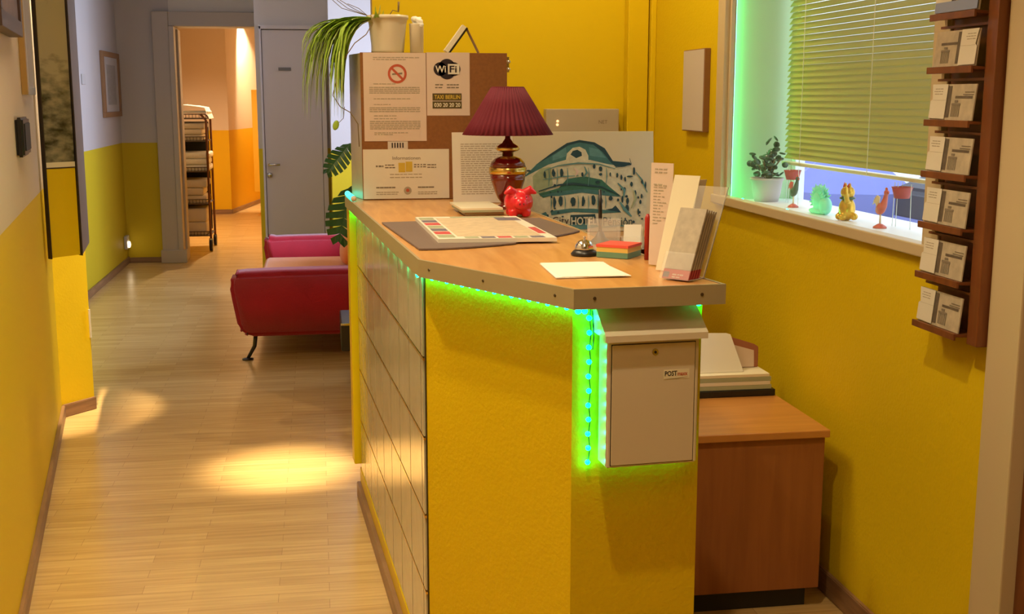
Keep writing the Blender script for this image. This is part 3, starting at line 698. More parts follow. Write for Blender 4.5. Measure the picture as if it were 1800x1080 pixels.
# brochure holders: three acrylic pockets with their leaflets, leaning back
def leaflet(name, O, uu, vv, w, h, th, m, label, cat, group=None, deco=None):
    t = thing(name, O, label, cat, group)
    obj('cover', slab(new(), O, uu, vv, rect(0, w, 0, h), th), m, t)
    if deco: deco(t, Vector(O) , Vector(uu).normalized(), Vector(vv).normalized())
    return t
def deco_price(t, O, uu, vv):
    n3 = uu.cross(vv); bm = new()
    for k in range(14): lines(bm, O + n3 * .0014, uu, vv, .008, .012 + .030 * (.5 + .5 * ((k * 7) % 5) / 4), .09 + k * .0065, .0022, k, .003, (.006, .014))
    for k in (.2, .207, .172): lines(bm, O + n3 * .0014, uu, vv, .01, .042, k, .003, 3, .003, (.006, .014))
    obj('print', bm, 'ink_grey', t)
UU = Vector((.9, -.42, 0)).normalized(); 
leaflet('price_leaflet', (.712, 2.52, zc + .002), Vector((.62, -.78, 0)), Vector((.02, .03, 1)), .058, .222, .0012, 'paper_pink', 'tall narrow pale pink price leaflet standing in clear holder', 'leaflet', None, deco_price)
leaflet('tall_leaflet', (.704, 2.435, zc + .002), Vector((.66, -.75, 0)), Vector((.22, .10, 1)), .062, .205, .0015, 'paper_cream', 'tall blank cream leaflet leaning between price leaflet and city maps', 'leaflet')
tag(obj('leaflet_stack', slab(new(), (.741, 2.41, zc + .002), Vector((.9, .42, 0)), Vector((.24, .10, 1)), rect(0, .03, 0, .196), -.004), 'box_side'), 'brown edged leaflet bundle directly behind the tall cream leaflet', 'leaflet')
# folded city maps
mu_ = Vector((.62, -.78, 0)).normalized(); mv_ = Vector((.30, .13, 1)).normalized(); mn = mu_.cross(mv_)
mp0 = Vector((.682, 2.318, zc + .003))
back = Vector((.50, .42, 0))
for k in range(5):
    o_ = mp0 + back * (.014 * k)
    lb = ['folded city map at the front of brochure holder with pink band', 'folded city map in the brochure holder, second from the front', 'folded city map in the middle of the brochure holder', 'folded city map in the brochure holder, second from the back', 'folded city map at the back of the brochure holder'][k]
    t = thing('folded_city_map', o_, lb, 'map', 'folded city maps in the brochure holder')
    obj('cover', slab(new(), o_, mu_, mv_, rect(0, .064, .020, .148 - .002 * k), -.0055, .0008), 'map_cover', t)
    obj('colour_band', slab(new(), o_, mu_, mv_, rect(0, .064, .0, .020), -.0055, .0008), 'map_red', t)
    if k == 0:
        bmw = new(); slab(bmw, o_, mu_, mv_, rect(.002, .016, .003, .014), .0004); obj('dark_patch', bmw, 'map_blue', t)
        bmw = new(); lines(bmw, o_, mu_, mv_, .024, .05, .008, .003, 2, .002, (.004, .01)); lines(bmw, o_, mu_, mv_, .024, .044, .003, .0025, 5, .002, (.004, .01)); obj('lettering', bmw, 'paper_pink', t)
t = thing('brochure_holder', (.74, 2.36, zc), 'clear acrylic brochure holder at right front corner of counter', 'holder')
hb = new()
slab(hb, mp0 - mn * .0 + mn * .003, mu_, mv_, rect(-.003, .067, -.001, .055), .0012)
slab(hb, mp0 + back * .085, mu_, mv_, rect(-.003, .067, -.001, .19), .0015)
obj('pocket', hb, 'acrylic', t)
eb = new(); e0 = mp0 + back * .085 + mu_ * .067; tube(eb, [e0, e0 + mv_ * .19], .0012, 6); tube(eb, [mp0 + mu_ * .067, e0], .001, 6)
obj('edge', eb, 'acrylic_edge', t)

# paper stack in front of the leaning page
t = thing('flyer_stack', (.5, 3.83, zc), 'low stack of flyers beside lamp, in front of leaning page', 'paper stack')
sO = Vector((.440, 3.69, zc)); s1 = new(); s2 = new(); s3 = new()
obj('lower_flyers', slab(new(), sO + Vector((.01, .01, 0)), Vector((1, .05, 0)), Vector((-.03, 1, 0)), rect(0, .125, 0, .16), .010), 'box_side', t)
obj('middle_flyers', slab(new(), sO + Vector((.0, .0, .010)), Vector((1, .02, 0)), Vector((-.05, 1, 0)), rect(0, .132, 0, .20), .007), 'map_green', t)
obj('top_flyers', slab(new(), sO + Vector((-.003, .0, .017)), Vector((1, .03, 0)), Vector((-.04, 1, 0)), rect(0, .132, 0, .24), .006), 'paper_cream', t)
# piggy bank
gx, gy = .612, 3.655
t = thing('piggy_bank', (gx, gy, zc), 'shiny red piggy bank on the counter in front of lamp', 'piggy bank')
bm = new(); ball(bm, (gx, gy, zc + .045), (.046, .050, .041)); ball(bm, (gx, gy - .046, zc + .042), (.022, .016, .019))
for q in (-1, 1):
    for s_ in (-.022, .028): tube(bm, [(gx + q * .021, gy + s_, zc + .001), (gx + q * .020, gy + s_, zc + .02)], [.013, .017], 12)
    tube(bm, [(gx + q * .016, gy - .022, zc + .074), (gx + q * .032, gy - .026, zc + .084), (gx + q * .050, gy - .034, zc + .072)], [.013, .014, .004], 10)
obj('body', bm, 'pig_red', t, remesh=.0028)
nb = new(); 
for q in (-1, 1): ball(nb, (gx + q * .006, gy - .0605, zc + .042), (.0025, .0015, .0035), 8, 6); ball(nb, (gx + q * .017, gy - .040, zc + .062), .0028, 8, 6)
obj('nostril', nb, 'gloss_red', t)

# table lamp
lx, ly = .620, 3.92
t = thing('table_lamp', (lx, ly, zc), 'table lamp with pleated dark red shade and red gold-banded urn base', 'lamp')
bp = [(.036, 0), (.036, .010), (.026, .014), (.024, .022), (.034, .035), (.046, .062), (.056, .092), (.060, .115)]
obj('base', lathe(new(), (lx, ly, zc), bp, 40), 'gloss_red', t, smooth=True)
obj('gold_band', lathe(new(), (lx, ly, zc), [(.0605, .115), (.0622, .117), (.0622, .135), (.0605, .137)], 40), 'brass', t, smooth=True)
obj('shoulder', lathe(new(), (lx, ly, zc), [(.060, .137), (.056, .152), (.044, .165), (.026, .172), (.020, .174), (0, .174)], 40), 'gloss_red', t, smooth=True)
obj('neck', lathe(new(), (lx, ly, zc), [(.018, .173), (.019, .186), (.034, .190), (.040, .196), (.034, .206), (.018, .216), (.015, .222), (.009, .230), (.008, .245), (.004, .25), (.004, .40), (0, .40)], 32), 'brass', t, smooth=True)
obj('lamp_shade', lathe(new(), (lx, ly, zc), [(.145, .243), (.118, .287), (.086, .341), (.053, .395)], 240, .028, 48), 'shade', t, solid=.002)
obj('shade_trim', lathe(new(), (lx, ly, zc), [(.052, .392), (.0535, .392), (.0535, .398), (.052, .398)], 60), 'shade', t)
ring = new()
for k in range(3): tube(ring, [(lx, ly, zc + .385), (lx + .051 * math.cos(k * 2.094), ly + .051 * math.sin(k * 2.094), zc + .394)], .0012, 5)
obj('shade_frame', ring, 'brass', t)
# small dark figure behind pig
# ------------------------------------------------------------------ cabinet on the counter with notices
CY = 4.332
cb = thing('notice_cabinet', (.42, 4.5, zt), 'tall cork-fronted cabinet with notices at far end of counter', 'cabinet')
CX0, CX1 = .160, .683; CTOP = 1.676
obj('case', prism(new(), [(CX0, CY + .012), (CX1, CY + .012), (CX1 - .03, 4.515), (.124, 4.515)], zc, CTOP, .002), 'box_side', cb)
obj('cork_panel', box(new(), CX0 - .002, CX1, CY, CY + .012, zc, CTOP + .002, .001), 'cork', cb)
bk = new(); box(bk, CX1 - .002, CX1 + .008, CY + .0, CY + .01, 1.61, 1.665, .001); ball(bk, (CX1 + .006, CY - .004, 1.648), .007); ball(bk, (CX1 + .006, CY - .004, 1.622), .006)
obj('clip', bk, 'chrome', cb)
def notice(name, x0, x1, z0, z1, m, label, y=CY - .0012, cat='notice'):
    t = thing(name, ((x0 + x1) / 2, y, z0), label, cat)
    obj('sheet', box(new(), x0, x1, y - .0004, y, z0, z1), m, t)
    return t
yp = CY - .0018
# no smoking notice
t = notice('no_smoking_notice', .168, .390, 1.367, 1.677, 'paper_pink', 'no smoking notice with red prohibition sign pinned on cork cabinet')
O2 = Vector((.168, yp, 1.367))
nb = new(); c = Vector((.288, yp, 1.604))
def ringflat(bm, c, r0, r1, seg=40, z=0, sx=1):
    for k in range(seg):
        a, b = 2 * PI * k / seg, 2 * PI * (k + 1) / seg
        slab(bm, c, X, Z, [(r0 * math.cos(a) * sx, r0 * math.sin(a)), (r0 * math.cos(b) * sx, r0 * math.sin(b)), (r1 * math.cos(b) * sx, r1 * math.sin(b)), (r1 * math.cos(a) * sx, r1 * math.sin(a))], .0004)
ringflat(nb, c, .025, .0335)
slab(nb, c, Vector((1, 0, -1)), Vector((1, 0, 1)), rect(-.027, .027, -.004, .004), .0006)
obj('prohibition_sign', nb, 'ink_red', t)
cg = new(); slab(cg, c, Vector((1, 0, .1)), Z, rect(-.018, .018, -.003, .003), .0003); obj('cigarette', cg, 'ink', t)
ln = new(); k = 0
for b, h, a1 in ((.292, .003, .17), (.285, .003, .12), (.200, .003, .08), (.148, .003, .13), (.128, .0025, .06), (.088, .003, .08), (.078, .003, .08), (.028, .003, .12), (.022, .003, .07)):
    lines(ln, O2, X, Z, .035, .035 + a1, b, h, k, .003, (.006, .018)); k += 1
for b0, nl in ((.168, 4), (.103, 3), (.042, 5)):
    for q in range(nl): lines(ln, O2, X, Z, .02, .20, b0 + q * .0065, .0036, k, .002, (.008, .02)); k += 1
obj('print', ln, 'ink_grey', t)
# wifi notice
t = notice('wifi_notice', .3925, .547, 1.457, 1.679, 'paper_pink', 'white WiFi and taxi notice at the top right of cork cabinet', CY - .0008)
wc = Vector((.4655, CY - .0018, 1.621)); lg = new()
def disc(bm, c, r, sx=1, off=0, th=.0004, seg=28):
    slab(bm, c + Vector((off, 0, 0)), X, Z, [(r * sx * math.cos(2 * PI * k / seg), r * math.sin(2 * PI * k / seg)) for k in range(seg)], th)
disc(lg, wc, .036, .9); disc(lg, wc, .024, 1, -.024); disc(lg, wc, .024, 1, .024)
obj('logo', lg, 'ink_black', t)
l2 = new(); box(l2, wc.x + .003, wc.x + .044, wc.y - .0012, wc.y - .0006, wc.z - .018, wc.z + .018, 0); obj('logo_bubble', l2, 'paper', t)
text('lettering', 'Wi', wc + Vector((-.042, -.001, -.012)), X, Z, .024, 'paper', t, width=.038, bold=True)
text('lettering', 'Fi', wc + Vector((.009, -.0016, -.012)), X, Z, .024, 'ink_black', t, width=.026, bold=True)
ln = new()
for q, b in enumerate((.107, .097)): lines(ln, Vector((.3925, CY - .0016, 1.457)), X, Z, .03, .06, b, .004, q, .002, (.008, .016)); lines(ln, Vector((.3925, CY - .0016, 1.457)), X, Z, .072, .115, b, .004, q + 4, .002, (.008, .016))
obj('print', ln, 'ink', t)
for (b, s_, a, wd) in ((.053, 'TAXI', .027, .033), (.053, 'BERLIN', .067, .053), (.025, '030 20 20 20', .026, .094)):
    if s_ != 'BERLIN': obj('taxi_plate', box(new(), .4125, .5175, CY - .0018, CY - .0014, 1.457 + b, 1.457 + b + .0255, 0), 'taxi', t)
    text('lettering', s_, Vector((.3925 + a, CY - .0019, 1.457 + b + .0055)), X, Z, .0145, 'ink_yellow' if s_ != '030 20 20 20' else 'paper_cream', t, width=wd, bold=True)
# key label
t = notice('barcode_label', .250, .322, 1.338, 1.366, 'lavender', 'small pale label with black bars between the two left notices', CY - .0006, 'label')
bb = new()
for q in range(5): box(bb, .264 + q * .0095, .2685 + q * .0095, CY - .0014, CY - .001, 1.343, 1.361)
obj('bars', bb, 'ink_black', t)
# information notice
t = notice('information_notice', .161, .470, zc + .003, 1.338, 'paper', 'landscape information notice with yellow picture below no smoking sign', CY - .0008)
O3 = Vector((.161, CY - .0014, zc))
text('lettering', 'Informationen', O3 + Vector((.105, 0, .143)), X, Z, .012, 'ink', t, width=.10)
yb = new(); box(yb, .161 + .126, .161 + .150, CY - .0018, CY - .0014, zc + .098, zc + .132, 0); box(yb, .161 + .152, .161 + .176, CY - .0018, CY - .0014, zc + .100, zc + .136, 0)
obj('yellow_picture', yb, 'ink_yellow', t)
ln = new(); lines(ln, O3, X, Z, .045, .072, .117, .006, 1, .003, (.006, .012))
for q in range(2): lines(ln, O3, X, Z, .078, .115, .113 + q * .009, .004, q, .002, (.006, .014)); lines(ln, O3, X, Z, .182, .225, .115 + q * .008, .004, q + 8, .004, (.006, .012)); lines(ln, O3, X, Z, .23, .262, .113 + q * .009, .004, q + 5, .002, (.006, .014))
lines(ln, O3, X, Z, .045, .118, .041, .005, 3, .001, (.01, .02)); lines(ln, O3, X, Z, .195, .258, .041, .005, 4, .001, (.01, .02))
obj('print', ln, 'ink', t)
ln = new()
for q in range(2): lines(ln, O3, X, Z, .095, .215, .078 + q * .011, .003, 11 + q, .003, (.01, .02)); lines(ln, O3, X, Z, .045, .125, .018 + q * .007, .003, 21 + q, .002, (.008, .016)); lines(ln, O3, X, Z, .195, .265, .018 + q * .007, .003, 31 + q, .002, (.008, .016))
obj('small_print', ln, 'ink_grey', t)
sb_ = new(); disc(sb_, Vector((.161 + .158, CY - .0014, zc + .032)), .014); obj('emblem', sb_, 'ink_grey', t)
sb_ = new(); disc(sb_, Vector((.161 + .158, CY - .0018, zc + .033)), .006); obj('emblem_centre', sb_, 'ink_red', t)
# leaning page
t = thing('leaning_page', (.58, 4.2, zc), 'large printed page propped upright behind the lamp base', 'notice')
po = Vector((.462, 4.135, zc + .001)); pu = Vector((1, .02, 0)).normalized(); pv = Vector((0, .13, 1)).normalized()
obj('sheet', slab(new(), po, pu, pv, rect(0, .215, 0, .245), .0012), 'paper', t)
ln = new(); pn = pu.cross(pv); 
for q in range(24): lines(ln, po + pn * .0013, pu, pv, .03, .19 - .05 * ((q * 3) % 4 == 0), .03 + q * .0075, .003, 50 + q, .003, (.008, .02))
obj('print', ln, 'ink_grey', t)
# on top of the cabinet
ctz = CTOP + .0025
px_, py_ = .262, 4.42
sp = thing('spider_plant', (px_, py_, ctz), 'trailing spider plant in large cream pot on top of cabinet', 'plant')
obj('pot', lathe(new(), (px_, py_, ctz), [(.056, 0), (.058, .01), (.067, .10), (.071, .118), (.075, .120), (.075, .132), (.069, .132), (.066, .112), (0, .11)], 40), 'pot_white', sp)
rnd = random.Random(11)
def blade(bm, P, w_):
    n_ = len(P); side = None; pr = None
    for i, p in enumerate(P):
        d_ = (P[min(i + 1, n_ - 1)] - P[max(0, i - 1)]).normalized(); s = d_.cross(Z)
        if s.length < .15: s = side or X
        s = s.normalized()
        if side and s.dot(side) < 0: s = -s
        side = s; f = i / (n_ - 1); ww = w_ * (1 - f ** 2.2) * (.6 + .4 * min(1, f * 5)) + .0004
        dn = side.cross(d_).normalized() * ww * .35
        a, m_, b = bm.verts.new(p - side * ww), bm.verts.new(p - dn), bm.verts.new(p + side * ww)
        if pr: 
            for q in ((pr[0], pr[1], m_, a), (pr[1], pr[2], b, m_)): bm.faces.new(q).smooth = True
        pr = (a, m_, b)
lf = new(); lf2 = new()
for k in range(345):
    hx = -.02 - .25 * rnd.random() ** 1.15 if k < 330 else rnd.uniform(-.02, .03)
    fall = rnd.uniform(.08, .36) * (1 if hx < -.1 else .75)
    if k >= 330: fall = rnd.uniform(-.05, .03)
    y1 = py_ + rnd.uniform(-.12, .12)
    P0 = Vector((px_ - .03 + rnd.uniform(-.03, .02), py_ + rnd.uniform(-.03, .03), ctz + .118))
    pk = Vector((P0.x + hx * .55, (P0.y + y1) / 2, P0.z + rnd.uniform(.0, .03))); E_ = Vector((px_ - .04 + hx, y1, P0.z - fall))
    if E_.x > .10 and k < 330: E_.x = .10 - rnd.uniform(0, .03); E_.z = P0.z - rnd.uniform(.10, .30); pk.x = .12
    K = Vector((E_.x - .002, E_.y, P0.z - .01))
    P = []
    for i in range(9):
        f = i / 8; q = P0 * (1 - f) ** 3 + 3 * pk * f * (1 - f) ** 2 + 3 * K * f * f * (1 - f) + E_ * f ** 3; P.append(q)
    blade(lf if k % 3 else lf2, P, rnd.uniform(.0055, .0095))
obj('foliage', lf, 'leaf_light', sp); obj('pale_foliage', lf2, 'leaf_stripe', sp)
vs_ = new(); 
tube(vs_, [(.20, 4.36, ctz + .13), (.205, 4.33, ctz + .10), (.18, 4.31, ctz + .06), (.14, 4.31, ctz + .03), (.09, 4.33, ctz - .04), (.06, 4.34, ctz - .15), (.085, 4.34, ctz - .19), (.12, 4.325, ctz - .21), (.145, 4.31, ctz - .25), (.148, 4.31, ctz - .33)], .0018, 6)
tube(vs_, [(.26, 4.40, ctz + .12), (.28, 4.40, ctz + .15), (.30, 4.40, ctz + .145), (.302, 4.40, ctz + .18)], [.002, .002, .004, .0045], 6)
tube(vs_, [(.10, 4.34, ctz - .19), (.095, 4.34, ctz - .23), (.075, 4.35, ctz - .25)], .001, 5)
for k in range(4): tube(vs_, [(.19, 4.40, ctz + .13), (.16 - k * .02, 4.40, ctz + .155), (.12 - k * .03, 4.39, ctz + .17 + .015 * k)], .0012, 5)
obj('runner', vs_, 'stem', sp)
lv = new(); ball(lv, (.068, 4.345, ctz - .255), (.011, .003, .018), 12, 8, Matrix.Rotation(.3, 3, 'Y')); obj('heart_leaf', lv, 'leaf_light', sp)
t = thing('small_pot', (.365, 4.42, ctz), 'narrow cream pot stuffed with white fabric beside spider plant pot', 'pot')
obj('pot', lathe(new(), (.366, 4.42, ctz), [(.024, 0), (.026, .10), (.027, .105), (.024, .105), (.023, .09), (0, .09)], 28), 'pot_white', t)
cl = new()
for k in range(26): ball(cl, (.366 + rnd.uniform(-.018, .018), 4.42 + rnd.uniform(-.018, .018), ctz + .105 + rnd.uniform(-.008, .02)), rnd.uniform(.006, .011), 8, 6)
obj('fabric', cl, 'paper_bright', t, remesh=.003)
t = thing('tent_card', (.53, 4.37, ctz), 'folded dark-edged card standing like a tent on the cabinet top', 'card')
ty = 4.365; pk_ = Vector((.541, ty, ctz + .091))
obj('front_panel', slab(new(), Vector((.474, ty, ctz + .001)), Vector((.067, 0, .09)), Y, rect(0, .112, 0, .05), .016), 'paper_cream', t)
obj('front_edge', slab(new(), Vector((.478, ty, ctz + .001)), Vector((.067, 0, .09)), Y, rect(0, .110, 0, .05), -.004), 'black', t)
obj('rear_panel', slab(new(), Vector((.586, ty, ctz + .001)), Vector((-.045, 0, .09)), Y, rect(0, .1, 0, .05), -.0022), 'wood_frame', t)

# ------------------------------------------------------------------ desk shelf behind the counter, painting
t = thing('desk_shelf', (1.0, 4.2, 0), 'low brown wooden shelf unit behind counter under the painting', 'shelf')
obj('top', box(new(), .70, 1.27, 4.12, 4.60, 1.005, 1.032, .003), 'lower_wood', t)
obj('side_panel', box(new(), .72, .745, 4.14, 4.58, 0, 1.005), 'lower_wood', t); obj('side_panel', box(new(), 1.23, 1.255, 4.14, 4.58, 0, 1.005), 'lower_wood', t)
obj('shelf', box(new(), .745, 1.23, 4.14, 4.58, .62, .645), 'lower_wood', t); obj('back_panel', box(new(), .745, 1.23, 4.565, 4.58, 0, 1.005), 'lower_wood', t)
# desk surface near the counter
t = thing('desk', (.80, 3.5, 0), 'brown wooden desk hidden behind the high counter', 'desk')
obj('desktop', box(new(), .73, .88, 2.95, 4.10, 1.0, 1.03, .003), 'lower_wood', t)
for x_, y_ in ((.77, 3.1), (.84, 3.1), (.77, 4.02), (.84, 4.02)): obj('leg', box(new(), x_ - .02, x_ + .02, y_ - .02, y_ + .02, 0, 1.0), 'lower_wood', t)
pt = thing('painting', (.95, 4.3, 1.033), 'unframed watercolour painting of a domed blue corner building', 'painting')
pO = Vector((.703, 4.285, 1.034)); pu = X.copy(); pv = Vector((0, .09, 1)).normalized(); pn = pu.cross(pv)   # pn faces -Y
PW, PH = .525, .366
obj('canvas', slab(new(), pO, pu, pv, rect(0, PW, 0, PH), -.018, .001), 'canvas', pt)
def q2(px, py):       # pixel in photo -> plane coordinates on the canvas
    return ((px - 908) / 244 * PW + (0 if py < 300 else 0), (398 - py) / 166 * PH)
lay = [0]
def pp(name, pts, m):
    lay[0] += 1; bm = new(); slab(bm, pO + pn * (.0003 + .00012 * lay[0]), pu, pv, [q2(*p) for p in pts], .0002); return obj(name, bm, m, pt)
pp('pale_facade', [(925, 300), (955, 278), (990, 262), (1020, 256), (1060, 262), (1082, 285), (1110, 290), (1140, 330), (1138, 372), (1128, 392), (960, 392), (945, 372), (938, 340), (925, 320)], 'pale')
pp('green_wash', [(940, 305), (955, 292), (972, 290), (975, 320), (955, 335), (942, 332)], 'green_wash')
pp('dome', [(923, 308), (948, 285), (972, 268), (1000, 252), (1022, 247), (1048, 251), (1066, 262), (1078, 280), (1083, 288), (1070, 286), (1040, 279), (1000, 278), (968, 286), (945, 297)], 'teal')
pp('dome_light', [(975, 272), (998, 258), (1000, 272), (975, 280)], 'teal_mid'); pp('dome_light', [(1038, 258), (1056, 262), (1068, 276), (1040, 272)], 'teal_mid')
pp('dome_edge', [(945, 287), (972, 268), (1000, 251), (1022, 246), (1048, 250), (1066, 260), (1080, 281), (1110, 284), (1113, 288), (1085, 291), (1076, 283), (1062, 266), (1046, 254), (1022, 250), (1002, 255), (974, 271)], 'teal_dark')
pp('gable', [(997, 284), (1000, 268), (1010, 259), (1022, 257), (1032, 262), (1037, 272), (1037, 284)], 'pale')
pp('gable_window', [(1006, 270), (1010, 264), (1018, 262), (1025, 266), (1026, 272), (1016, 276)], 'teal_dark')
pp('awning_band', [(950, 334), (985, 325), (1000, 310), (1030, 306), (1060, 312), (1075, 325), (1094, 340), (1062, 334), (1025, 330), (985, 334), (958, 341)], 'teal_green')
pp('awning_edge', [(950, 338), (990, 330), (1030, 327), (1065, 331), (1094, 341), (1062, 338), (1025, 333), (985, 338)], 'teal')
pp('lower_band', [(970, 363), (1005, 359), (1045, 360), (1080, 364), (1094, 367), (1060, 368), (1010, 365), (972, 370)], 'teal')
pp('sign_board', [(1005, 370), (1048, 369), (1052, 390), (1030, 392), (1004, 388)], 'teal_dark')
pp('base_wash', [(975, 387), (1045, 384), (1055, 390), (1030, 394), (985, 394)], 'teal_mid'); pp('left_bush', [(953, 368), (962, 364), (968, 374), (965, 384), (957, 380)], 'teal')
pp('roof_corner', [(1066, 362), (1078, 360), (1084, 355), (1094, 367)], 'teal_dark')
wbm = new(); lay[0] += 1
rnd = random.Random(2)
def win(px, py, w2, h2, bm=wbm): 
    c_ = q2(px, py); a_ = w2 / 244 * PW / 2; b_ = h2 / 166 * PH / 2
    slab(bm, pO + pn * .0035, pu, pv, [(c_[0] + a_ * math.cos(k * PI / 4) * rnd.uniform(.7, 1.2), c_[1] + b_ * math.sin(k * PI / 4) * rnd.uniform(.8, 1.15)) for k in range(8)], .0002)
for a in [(976, 300, 6, 14), (990, 300, 6, 18), (961, 303, 4, 12), (1047, 290, 5, 8), (1058, 294, 6, 9), (1058, 303, 6, 5), (1026, 303, 5, 8), (1075, 303, 3, 8), (1087, 305, 4, 9), (1094, 308, 4, 9), (1101, 312, 4, 9), (1117, 298, 5, 14), (1110, 307, 12, 3), (977, 348, 6, 20), (988, 346, 8, 18), (1010, 348, 9, 16), (1027, 348, 6, 18), (1045, 346, 8, 18), (1058, 347, 6, 16), (1075, 343, 7, 8), (1119, 335, 4, 10), (1130, 340, 4, 8), (1128, 350, 4, 8), (1124, 366, 4, 12), (1105, 348, 5, 12), (1104, 360, 8, 12), (933, 296, 8, 3), (1053, 316, 8, 5), (978, 321, 6, 5), (1137, 322, 3, 14), (1131, 316, 4, 8), (1096, 345, 4, 12), (1100, 328, 5, 6), (1112, 320, 5, 8)]: win(*a)
for k in range(26): win(rnd.uniform(945, 1135), rnd.uniform(318, 385), rnd.uniform(2, 5), rnd.uniform(2, 6))
obj('window_strokes', wbm, 'teal_dark', pt)
text('lettering', 'City', pO + pn * .004 + pu * q2(973, 389)[0] + pv * q2(973, 389)[1], pu, pv, .036, 'ink_black', pt, width=.062)
text('lettering', 'HOTEL', pO + pn * .004 + pu * q2(1006, 387)[0] + pv * q2(1006, 387)[1], pu, pv, .030, 'pale', pt, width=.095, bold=True)
text('lettering', 'Pension', pO + pn * .004 + pu * q2(1062, 389)[0] + pv * q2(1062, 389)[1], pu, pv, .032, 'teal_dark', pt, width=.11)
sbm = new(); rnd = random.Random(4)
def stroke(pts, w2, m_, nm='brush_stroke'):
    lay[0] += .2; bm = new(); P2 = [Vector(q2(*p)) for p in pts]; hw = w2 / 244 * PW / 2; L_, R_ = [], []
    for i, p in enumerate(P2):
        d_ = (P2[min(i + 1, len(P2) - 1)] - P2[max(0, i - 1)]).normalized(); n_ = Vector((-d_.y, d_.x)) * hw * (1 - .6 * abs(2 * i / (len(P2) - 1) - 1)); L_.append(p + n_); R_.append(p - n_)
    slab(bm, pO + pn * (.0024 + .00006 * lay[0]), pu, pv, [tuple(q) for q in L_ + R_[::-1]], .00015); obj(nm, bm, m_, pt)
stroke([(960, 296), (985, 288), (1020, 284), (1055, 286), (1084, 294)], 2.5, 'teal_mid'); stroke([(958, 311), (990, 306), (1020, 305)], 2, 'teal_mid')
stroke([(950, 330), (985, 320), (1010, 318), (1060, 324), (1090, 338)], 4, 'teal_dark'); stroke([(1120, 300), (1130, 312), (1140, 334)], 3, 'teal_mid'); stroke([(1084, 292), (1100, 290), (1112, 286), (1109, 277)], 2, 'teal_dark')
for x_ in (968, 982, 1000, 1037, 1068): stroke([(x_, 292), (x_ + 1, 306), (x_ - 1, 322)], 1.8, 'teal_mid')
for x_ in (971, 995, 1018, 1036, 1052, 1066): stroke([(x_, 338), (x_ + 1, 350), (x_, 360)], 1.8, 'teal_mid')
stroke([(1012, 292), (1018, 298), (1014, 306)], 5, 'paper_pink'); stroke([(1030, 290), (1034, 300), (1028, 308)], 4, 'teal_mid')
stroke([(1092, 350), (1100, 362), (1112, 374)], 6, 'teal_mid'); stroke([(1088, 318), (1100, 330), (1098, 342)], 5, 'teal_mid'); stroke([(1116, 330), (1120, 345), (1112, 360)], 4, 'green_wash')
stroke([(958, 374), (966, 384), (975, 391)], 5, 'teal_mid'); stroke([(1060, 391), (1090, 389), (1120, 391)], 2.5, 'teal_mid')
# grey phone system box on the back wall
t = thing('telephone_box', (1.2, 5.4, 1.40), 'grey wall box with two small lights above the painting', 'wall box')
obj('case', box(new(), 1.03, 1.370, 5.395, 5.46, 1.34, 1.470, .004), 'router', t)
obj('indicator', ball(ball(new(), (1.083, 5.394, 1.415), .006, 10, 6), (1.082, 5.394, 1.399), .006, 10, 6), 'amber_led', t)
text('lettering', 'NET', (1.275, 5.3946, 1.403), X, Z, .016, 'ink', t, width=.040)
# wall picture on right wall
t = thing('wall_panel_picture', (1.52, 4.71, 1.39), 'narrow upright cream panel picture on yellow wall left of window', 'picture')
obj('frame', box(new(), 1.505, 1.53, 4.585, 4.86, 1.385, 1.712, .002), 'wood_frame', t)
obj('print', box(new(), 1.5035, 1.505, 4.590, 4.855, 1.39, 1.708), 'lavender', t)

# ------------------------------------------------------------------ rack with leaflets on the right wall
rk = thing('brochure_rack', (1.5, 2.68, .95), 'tall mahogany wall rack with seven slanted ledges of leaflets', 'rack')
obj('side_panel', box(new(), 1.487, 1.529, 2.492, 2.535, .952, 2.0, .002), 'mahogany', rk)
obj('back_panel', box(new(), 1.519, 1.529, 2.535, 2.735, .965, 2.0), 'mahogany', rk)
LZS = [.968 + .1232 * k for k in range(8)]
for k, z0 in enumerate(LZS[:7]):
    obj('ledge', slab(new(), (1.460, 2.537, z0), Y, Vector((1, 0, -.05)), rect(0, .20, 0, .058), -.007, .001), 'mahogany', rk)
    obj('lip', box(new(), 1.455, 1.461, 2.537, 2.738, z0 - .008, z0 + .008, .001), 'mahogany', rk)
    obj('rear_rail', box(new(), 1.490, 1.500, 2.537, 2.745, z0 + .098, z0 + .104), 'mahogany', rk)
    if k < 6: obj('peg', box(new(), 1.49, 1.50, 2.715, 2.728, z0 + .104, z0 + .121), 'beige_paint', rk)
names = ['bottom', 'second from bottom', 'third from bottom', 'middle', 'third from top', 'second from top', 'top']
